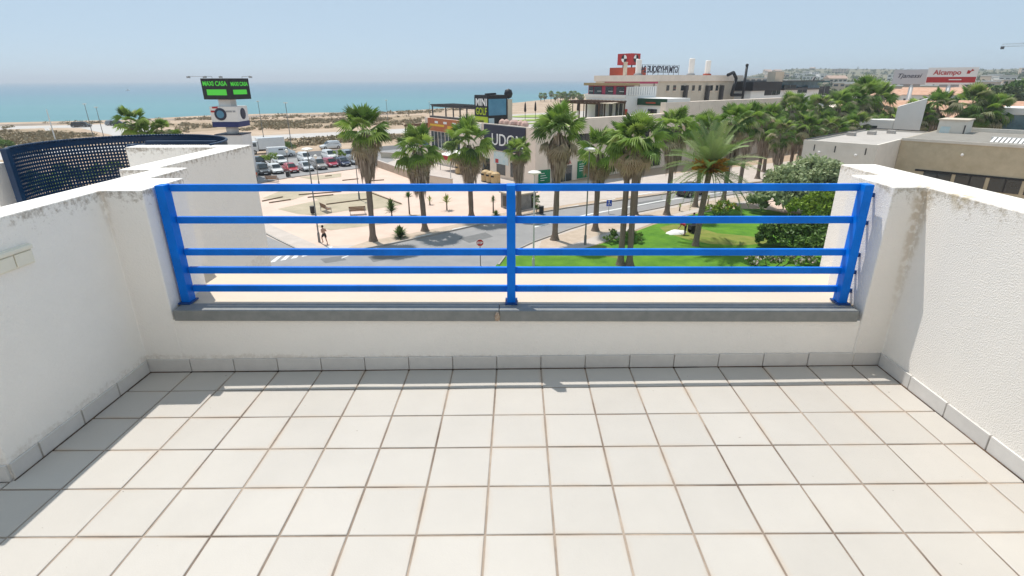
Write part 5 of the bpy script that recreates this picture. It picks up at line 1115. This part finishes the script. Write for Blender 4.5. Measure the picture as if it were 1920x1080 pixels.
# ================================================================== STREET FURNITURE
m_pole=mat('galvanised_pole',(.20,.20,.19),rough=.5,var=.15); m_polel=mat('pale_pole',(.52,.52,.50),rough=.5,var=.1); m_globe=mat('lamp_globe',(.80,.77,.70),rough=.3,var=.03)
def lamp(label,P,ztop,head,mt=m_pole,r=.06,group='street lamps',arm=0):
    t=thing('street_lamp',label,'street lamp',(P[0],P[1],0),0,group)
    MB().tube((0,0,0),(0,0,ztop),r*1.25,r*.75,n=8).build('pole',mt,t); MB().tube((0,0,0),(0,0,.9),r*2,r*1.9,n=8).build('pole_base',mt,t)
    if head=='globe': MB().lathe([(.05,-.28),(.22,-.16),(.28,0),(.22,.17),(.05,.27)],(0,0,ztop+.25),10).build('globe',m_globe,t,smooth=True)
    elif head=='disc': MB().lathe([(.10,-.15),(.48,-.03),(.50,.05),(.30,.14),(.05,.18)],(0,0,ztop),12).build('lamp_head',m_globe,t)
    elif head=='arm': MB().tube((0,0,ztop),(-.6,.5,ztop+.15),.04).build('arm',mt,t); MB().box(-1.1,-.4,.35,.65,ztop+.08,ztop+.22).build('lamp_head',m_globe,t)
    else: MB().box(-.35,.35,-.2,.2,ztop-.05,ztop+.12).build('lamp_head',m_globe,t)
    return t
for bx,by,tx,ty,head,mt,lab in ((599,454,583.5,280,'disc',m_pole,'tall street lamp beside the jogger with flat white head'),(599,352,593,297,'globe',m_pole,'globe lamp just right of the tall lamp at the car park'),(544,331,535,286,'globe',m_pole,'globe lamp in front of the red parked car'),(674,375,664,300,'globe',m_pole,'lamp post partly behind the first palm on the plaza'),(846,349,845,297,'globe',m_polel,'globe lamp with pale pole before the red awning'),(1097,459,1103,280,'disc',m_pole,'dark lamp post with flat head left of the wheelchair sign'),(1000,505,1002,324,'disc',m_polel,'pale lamp post with flat head just right of the middle railing post'),(1494,300,1500,240,'disc',m_polel,'pale lamp post in front of the palm row by the concrete building')):
    P=G(bx,by); lamp(lab,P,zat(tx,ty,P),head,mt)
for bx,by,ty,lab in ((178,268,195,'leftmost tall road lamp mast against the sea, left of the palms'),(196,262,201,'second tall road lamp mast against the sea, left of the palms'),(495,262,190,'tall road lamp mast right of the pylon sign'),(549,290,193,'tall road lamp mast above the van'),(728,237,188,'road lamp mast right of the first palm crown'),(806,215,191,'road lamp mast beside the roof pergola')):
    P=G(bx,by); lamp(lab,P,zat(bx-6 if bx<400 else bx-4,ty,P),'mast',m_pole,r=.075,group='road lamp masts by the sea')
P=G(105,266); t=thing('flag_mast','slanting white mast standing in the scrub field','mast',P); MB().tube((0,0,0),(0,0,zat(85,205,P)),.16,.09).build('pole',m_wlet,t); MB().lathe([(.3,0),(.3,.15)],(0,0,0),8).build('foot',m_kerb,t)
# stop sign, seen obliquely, and wheelchair sign
P=G(901,499); t=thing('stop_sign','round red STOP sign on a thin dark post at the junction','sign',P,0); zc=zat(901,455,P)
MB().tube((0,.03,0),(0,.03,zc+.25),.032).build('post',m_steel,t)
o=MB().prism([(.31*math.cos(R_(22.5+45*k)),.31*math.sin(R_(22.5+45*k))) for k in range(8)],0,.02).build('plate',m_wlet,t); o.matrix_local=Matrix(((1,0,0,0),(0,0,-1,.0),(0,1,0,zc),(0,0,0,1)))
o=MB().prism([(.285*math.cos(R_(22.5+45*k)),.285*math.sin(R_(22.5+45*k))) for k in range(8)],0,.008).build('red_face',m_red,t); o.matrix_local=Matrix(((1,0,0,0),(0,0,-1,-.0205),(0,1,0,zc),(0,0,0,1)))
text('STOP',.17,(-.22,-.033,zc-.085),(1,0,0),t,m_wlet,width=.44,ext=.003,bold=.01)
P=G(1141,401); t=thing('parking_sign','blue wheelchair parking sign on a thin post','sign',P,0); zc=zat(1143,381,P); mb_=mat('sign_blue',(.01,.07,.42),rough=.4)
MB().tube((0,.03,0),(0,.03,zc+.3),.03).build('post',m_grey,t); MB().box(-.30,.30,-.02,.0,zc-.34,zc+.36).build('plate',mb_,t)
MB().lathe([(.06,-.06),(.06,.06)],(-.03,-.03,zc+.2),8).tube((-.02,-.03,zc+.12),(.0,-.03,zc-.06),.03).tube((.0,-.03,zc-.06),(.14,-.03,zc-.07),.03).tube((.14,-.03,zc-.07),(.19,-.03,zc-.22),.03).tube((-.10,-.03,zc),(-.14,-.03,zc-.16),.025).tube((-.14,-.03,zc-.16),(.04,-.03,zc-.22),.025).build('wheelchair_symbol',m_wlet,t)
# benches, bins
m_wood=mat('bench_wood',(.16,.09,.05),(.24,.14,.08),rough=.8,scale=8,world=False)
def bench(label,P,rz):
    t=thing('park_bench',label,'bench',P,rz,'benches on the plaza')
    for k in range(3): MB().box(-.9,.9,-.30+.19*k,-.14+.19*k,.42,.46).build('seat_slat',m_wood,t)
    for k in range(3): MB().box(-.9,.9,.27+.03*k,.31+.03*k,.53+.16*k,.66+.16*k).build('back_slat',m_wood,t)
    for x in (-.82,.78):
        MB().box(x,x+.05,-.3,-.25,0,.60).box(x,x+.05,.30,.35,0,.98).box(x,x+.05,-.3,.35,.37,.417).box(x,x+.05,-.3,.30,.60,.64).build('leg',m_grey,t)
bench('wooden bench seen side on next to the litter bin',G(612,397),R_(40+90)); bench('wooden bench facing away, nearest to the first palm trunk',G(671,402),R_(15+180)); bench('wooden bench by the car park near the building edge',G(511,341),R_(4+180))
def bin_(label,P):
    t=thing('litter_bin',label,'litter bin',P,0,'litter bins'); MB().lathe([(.22,.12),(.26,.2),(.27,.8),(.24,.9)],(0,0,0),10).build('drum',m_black,t); MB().tube((0,0,0),(0,0,.15),.05).build('foot',m_grey,t); MB().lathe([(.28,.88),(.28,.94),(.1,.98)],(0,0,0),10).build('rim',m_steel,t)
bin_('black litter bin left of the side-on bench',G(587,402)); bin_('black litter bin at the foot of the globe lamp by the red car',G(540,333)); bin_('dark litter bin beside the pale lamp post right of the kiosk',G(1015,402))
def container(label,P,rz):
    t=thing('recycling_container',label,'recycling bin',P,rz,'tan recycling containers'); MB().lathe([(.62,.12),(.70,.2),(.70,1.25),(.60,1.5),(.25,1.68)],(0,0,0),12).build('tank',m_tan,t); MB().box(-.25,.25,-.76,-.66,1.0,1.25).build('slot',m_black,t); MB().box(-.5,.5,-.5,.5,0,.119).build('foot',m_steel,t)
for k in range(3): container('tan recycling container in the row of three below the UDON wall, '+('left','middle','right')[k],G(911+k*9.2,340+k*2.2),R_(-40))
for k in range(2): container('tan recycling container left of the second palm pair, '+('left','right')[k]+' one',G(862+k*11,326+k*1.5),R_(-40))
# white sheet with cuttings
P=G(1268,437); t=thing('garden_tarp','white tarpaulin piled with cuttings on the lawn beside the gardener','tarpaulin',P,.5)
mb=MB(); n=16; vs=[]
for k,(r,z) in enumerate(((1.0,0.02),(.93,.10),(.66,.20),(.25,.26))): vs+=[(1.15*r*math.cos(2*math.pi*i/n)*(1+.1*math.sin(3*i+k)),.75*r*math.sin(2*math.pi*i/n)*(1+.1*math.cos(2*i)),z+.03*math.sin(5*i)*(k>0)) for i in range(n)]
mb.add(vs,[(k*n+i,k*n+(i+1)%n,(k+1)*n+(i+1)%n,(k+1)*n+i) for k in range(3) for i in range(n)]+[tuple(3*n+i for i in range(n))]).build('sheet',m_white,t,smooth=True)
P=G(1299,437); t=thing('hand_cart','black two wheeled hand cart between gardener and date palm','cart',P,.3)
MB().box(-.45,.45,-.28,.28,.42,.80).build('tub',m_black,t)
for s in (-1,1): MB().tube((-.1,s*.32,.28),(-.1,s*.38,.28),.28,n=14).build('wheel',m_tyre,t); MB().tube((.4,s*.2,.6),(1.0,s*.2,.95),.02).build('handle',m_steel,t)
MB().box(.3,.36,-.2,.2,0,.42).build('stand',m_steel,t)
# crane far right
P=at(1960,150,420); t=thing('tower_crane','pale tower crane whose jib reaches in at the top right edge','crane',(P.x,P.y,0),R_(-48)); z=zat(1925,86,P); 
MB().box(-.7,.7,-.7,.7,0,z+4).build('mast',m_polel,t)
jb=MB()
L=21
for k in range(16):
    a=-L*k/15; jb.box(a-L/15,a,-.5,-.38,z,z+.15).box(a-L/15,a,.38,.5,z,z+.15).box(a-L/15,a,-.07,.07,z+1.3,z+1.45); jb.tube((a,-.44,z+.1),(a-L/30,0,z+1.35),.06,n=4).tube((a-L/30,0,z+1.35),(a-L/15,-.44,z+.1),.06,n=4)
jb.build('jib',m_polel,t); MB().box(-L-1.5,-L,-.7,.7,z-1.2,z+.2).build('trolley',m_steel,t); MB().tube((0,0,z+4),(-L*.7,0,z+1.4),.06,n=4).build('tie_rod',m_steel,t)
# ================================================================== PEOPLE
m_skin=mat('skin',(.48,.27,.18),rough=.55,var=.04); m_hair=mat('dark_hair',(.02,.015,.012),rough=.7); m_shorts=mat('black_shorts',(.012,.012,.014),rough=.8); m_shoe=mat('shoes',(.03,.03,.03),rough=.7); m_redshirt=mat('red_shirt',(.50,.03,.03),rough=.8); m_orangeshirt=mat('orange_shirt',(.62,.13,.05),rough=.8); m_dark=mat('dark_clothes',(.02,.022,.03),rough=.85)
def skin(nm,edges,rad,mt,par,root):
    keys=list(rad); me=bpy.data.meshes.new(nm); me.from_pydata([rad[k][0] for k in keys],[(keys.index(a),keys.index(b)) for a,b in edges],[]); me.materials.append(mt)
    o=obj(nm,me,par); s=o.modifiers.new('s','SKIN'); s.use_smooth_shade=True
    me.skin_vertices[0].data if False else None
    for i,k in enumerate(keys): 
        r=rad[k][1]; me.skin_vertices[0].data[i].radius=(r,r) if not isinstance(r,tuple) else r
        me.skin_vertices[0].data[i].use_root=(k==root)
    u=o.modifiers.new('u','SUBSURF'); u.levels=1; u.render_levels=2; return o
def person(label,P,rz,J,top,bottom,group=None,hair=m_hair,scale=1):
    """J: joints in metres, figure facing +Y"""
    t=thing('person',label,'person',P,rz,group); t.scale=(scale,)*3
    rad=dict(pel=(J['pel'],.125),waist=(J['waist'],.115),chest=(J['chest'],(.16,.12)),neck=(J['neck'],.058),chin=(J['head']-Vector((0,-.01,.09)),.062),head=(J['head'],.095),crown=(J['head']+Vector((0,-.01,.08)),.075))
    ed=[('pel','waist'),('waist','chest'),('chest','neck'),('neck','chin'),('chin','head'),('head','crown')]
    for s in 'lr':
        rad|={s+'sh':(J[s+'sh'],.07),s+'el':(J[s+'el'],.045),s+'wr':(J[s+'wr'],.032),s+'hp':(J[s+'hp'],.10),s+'kn':(J[s+'kn'],.062),s+'an':(J[s+'an'],.042),s+'to':(J[s+'to'],.038)}
        ed+=[('chest',s+'sh'),(s+'sh',s+'el'),(s+'el',s+'wr'),('pel',s+'hp'),(s+'hp',s+'kn'),(s+'kn',s+'an'),(s+'an',s+'to')]
        d=(J[s+'wr']-J[s+'el']).normalized(); pm=J[s+'wr']+d*.08; rad[s+'pm']=(pm,.036); ed.append((s+'wr',s+'pm'))
        sd=Vector((1,0,0)); 
        for k in range(4):
            b=pm+Vector((0,(k-1.5)*.022,0)); e=b+d*(.07+.012*(k in(1,2)))+Vector((.012 if s=='l' else -.012,0,0)); rad[s+'f%d'%k]=(e,.010); ed.append((s+'pm',s+'f%d'%k))
        th=J[s+'wr']+d*.06+Vector((0,.05,0)); rad[s+'th']=(th,.012); ed.append((s+'wr',s+'th'))
    skin('body',ed,rad,m_skin,t,'pel')
    h=J['head']
    MB().lathe([(.02,.155),(.075,.135),(.104,.07),(.108,.01),(.09,-.03)],(h.x,h.y-.022,h.z),12,cap=False).build('hair',hair,t,smooth=True)
    MB().lathe([(.004,.02),(.02,-.02),(.008,-.035)],(h.x,h.y+.098,h.z-.01),6).build('nose',m_skin,t,smooth=True)
    for s in (-1,1): MB().lathe([(.004,-.012),(.012,0),(.004,.012)],(h.x+s*.034,h.y+.088,h.z+.012),6).build('eye',m_hair,t); MB().lathe([(.008,-.03),(.02,0),(.008,.03)],(h.x+s*.10,h.y,h.z),6).build('ear',m_skin,t)
    MB().box(h.x-.025,h.x+.025,h.y+.082,h.y+.09,h.z-.062,h.z-.052).build('mouth',m_redshirt,t)
    def mid(a,b_,q): return J[a]+(J[b_]-J[a])*q
    if bottom:
        q=.75 if bottom[1]=='shorts' else 1.85
        r2=dict(pel=(J['pel'],.15),waist=(mid('pel','waist',.8),.135)); e2=[('pel','waist')]
        for s in 'lr':
            r2[s+'hp']=(J[s+'hp'],.125); r2[s+'k']=(mid(s+'hp',s+'kn',min(1,q)),.105 if q<1 else .082); e2+=[('pel',s+'hp'),(s+'hp',s+'k')]
            if q>1: r2[s+'a']=(mid(s+'kn',s+'an',.9),.065); e2.append((s+'k',s+'a'))
        skin('trousers' if q>1 else 'shorts',e2,r2,bottom[0],t,'pel')
    if top:
        r3=dict(w=(J['pel']-Vector((0,0,.02)),.155),c=(J['chest'],(.185,.14)),n=(mid('chest','neck',.6),.075)); e3=[('w','c'),('c','n')]
        for s in 'lr': r3[s+'s']=(J[s+'sh'],.085); r3[s+'e']=(mid(s+'sh',s+'el',.7),.065); e3+=[('c',s+'s'),(s+'s',s+'e')]
        skin('shirt',e3,r3,top,t,'w')
    for s in 'lr':
        a,b_=J[s+'an'],J[s+'to']; skin('shoe',[('a','b')],dict(a=(a-Vector((0,0,.03)),.052),b=(b_,.045)),m_shoe,t,'a')
    return t
V=Vector
def stand(bend=0,**k):
    J=dict(pel=V((0,0,.95)),waist=V((0,.02,1.10)),chest=V((0,.02,1.32)),neck=V((0,.03,1.50)),head=V((0,.05,1.64)),lsh=V((-.19,.01,1.42)),rsh=V((.19,.01,1.42)),lel=V((-.25,-.02,1.13)),rel=V((.25,-.02,1.13)),lwr=V((-.25,.10,.90)),rwr=V((.25,.10,.90)),lhp=V((-.1,0,.90)),rhp=V((.1,0,.90)),lkn=V((-.11,.03,.49)),rkn=V((.11,.03,.49)),lan=V((-.12,0,.09)),ran=V((.12,0,.09)),lto=V((-.13,.16,.045)),rto=V((.13,.16,.045)))
    if bend:
        c=V((0,0,.95)); R=Matrix.Rotation(-bend,3,'X')
        for n_ in ('waist','chest','neck','head','lsh','rsh'): J[n_]=c+R@(J[n_]-c)
        for s in 'lr': J[s+'el']=J[s+'sh']+V((0,.06,-.28)); J[s+'wr']=J[s+'el']+V((0,.14,-.2))
    J.update(k); return J
jog=stand(.16,lel=V((-.27,-.16,1.20)),lwr=V((-.22,.06,1.16)),rel=V((.26,.0,1.16)),rwr=V((.19,.24,1.25)),lkn=V((-.11,.30,.60)),lan=V((-.12,.12,.22)),lto=V((-.12,.28,.20)),rkn=V((.10,-.06,.49)),ran=V((.10,-.24,.12)),rto=V((.10,-.10,.045)),pel=V((0,0,.95)))
person('person jogging shirtless in black shorts beside the lamp post',G(610,458),R_(48),jog,None,(m_shorts,'shorts'),scale=1.0)
person('person in a red shirt and black trousers bending by the white tarpaulin',G(1284,441),R_(70),stand(1.1),m_redshirt,(m_dark,'trousers'))
person('person in dark clothes standing behind the hand cart',G(1300,431),R_(120),stand(.15),m_dark,(m_dark,'trousers'))
person('person in an orange shirt at the plaza edge beside the building',G(481,342),R_(200),stand(0),m_orangeshirt,(m_dark,'trousers'))
# ================================================================== AIR
hb=MB().box(-9500,9500,-700,9500,-4.5,75).build('haze',None); meta(hb,kind='stuff')
mh=bpy.data.materials.new('haze_air'); mh.use_nodes=True; nt=mh.node_tree; nt.nodes.remove(nt.nodes['Principled BSDF'])
pv=nt.nodes.new('ShaderNodeVolumePrincipled'); pv.inputs['Color'].default_value=(.86,.92,1,1); pv.inputs['Density'].default_value=.0003; pv.inputs['Anisotropy'].default_value=.3
nt.links.new(pv.outputs[0],nt.nodes['Material Output'].inputs['Volume']); hb.data.materials.append(mh)
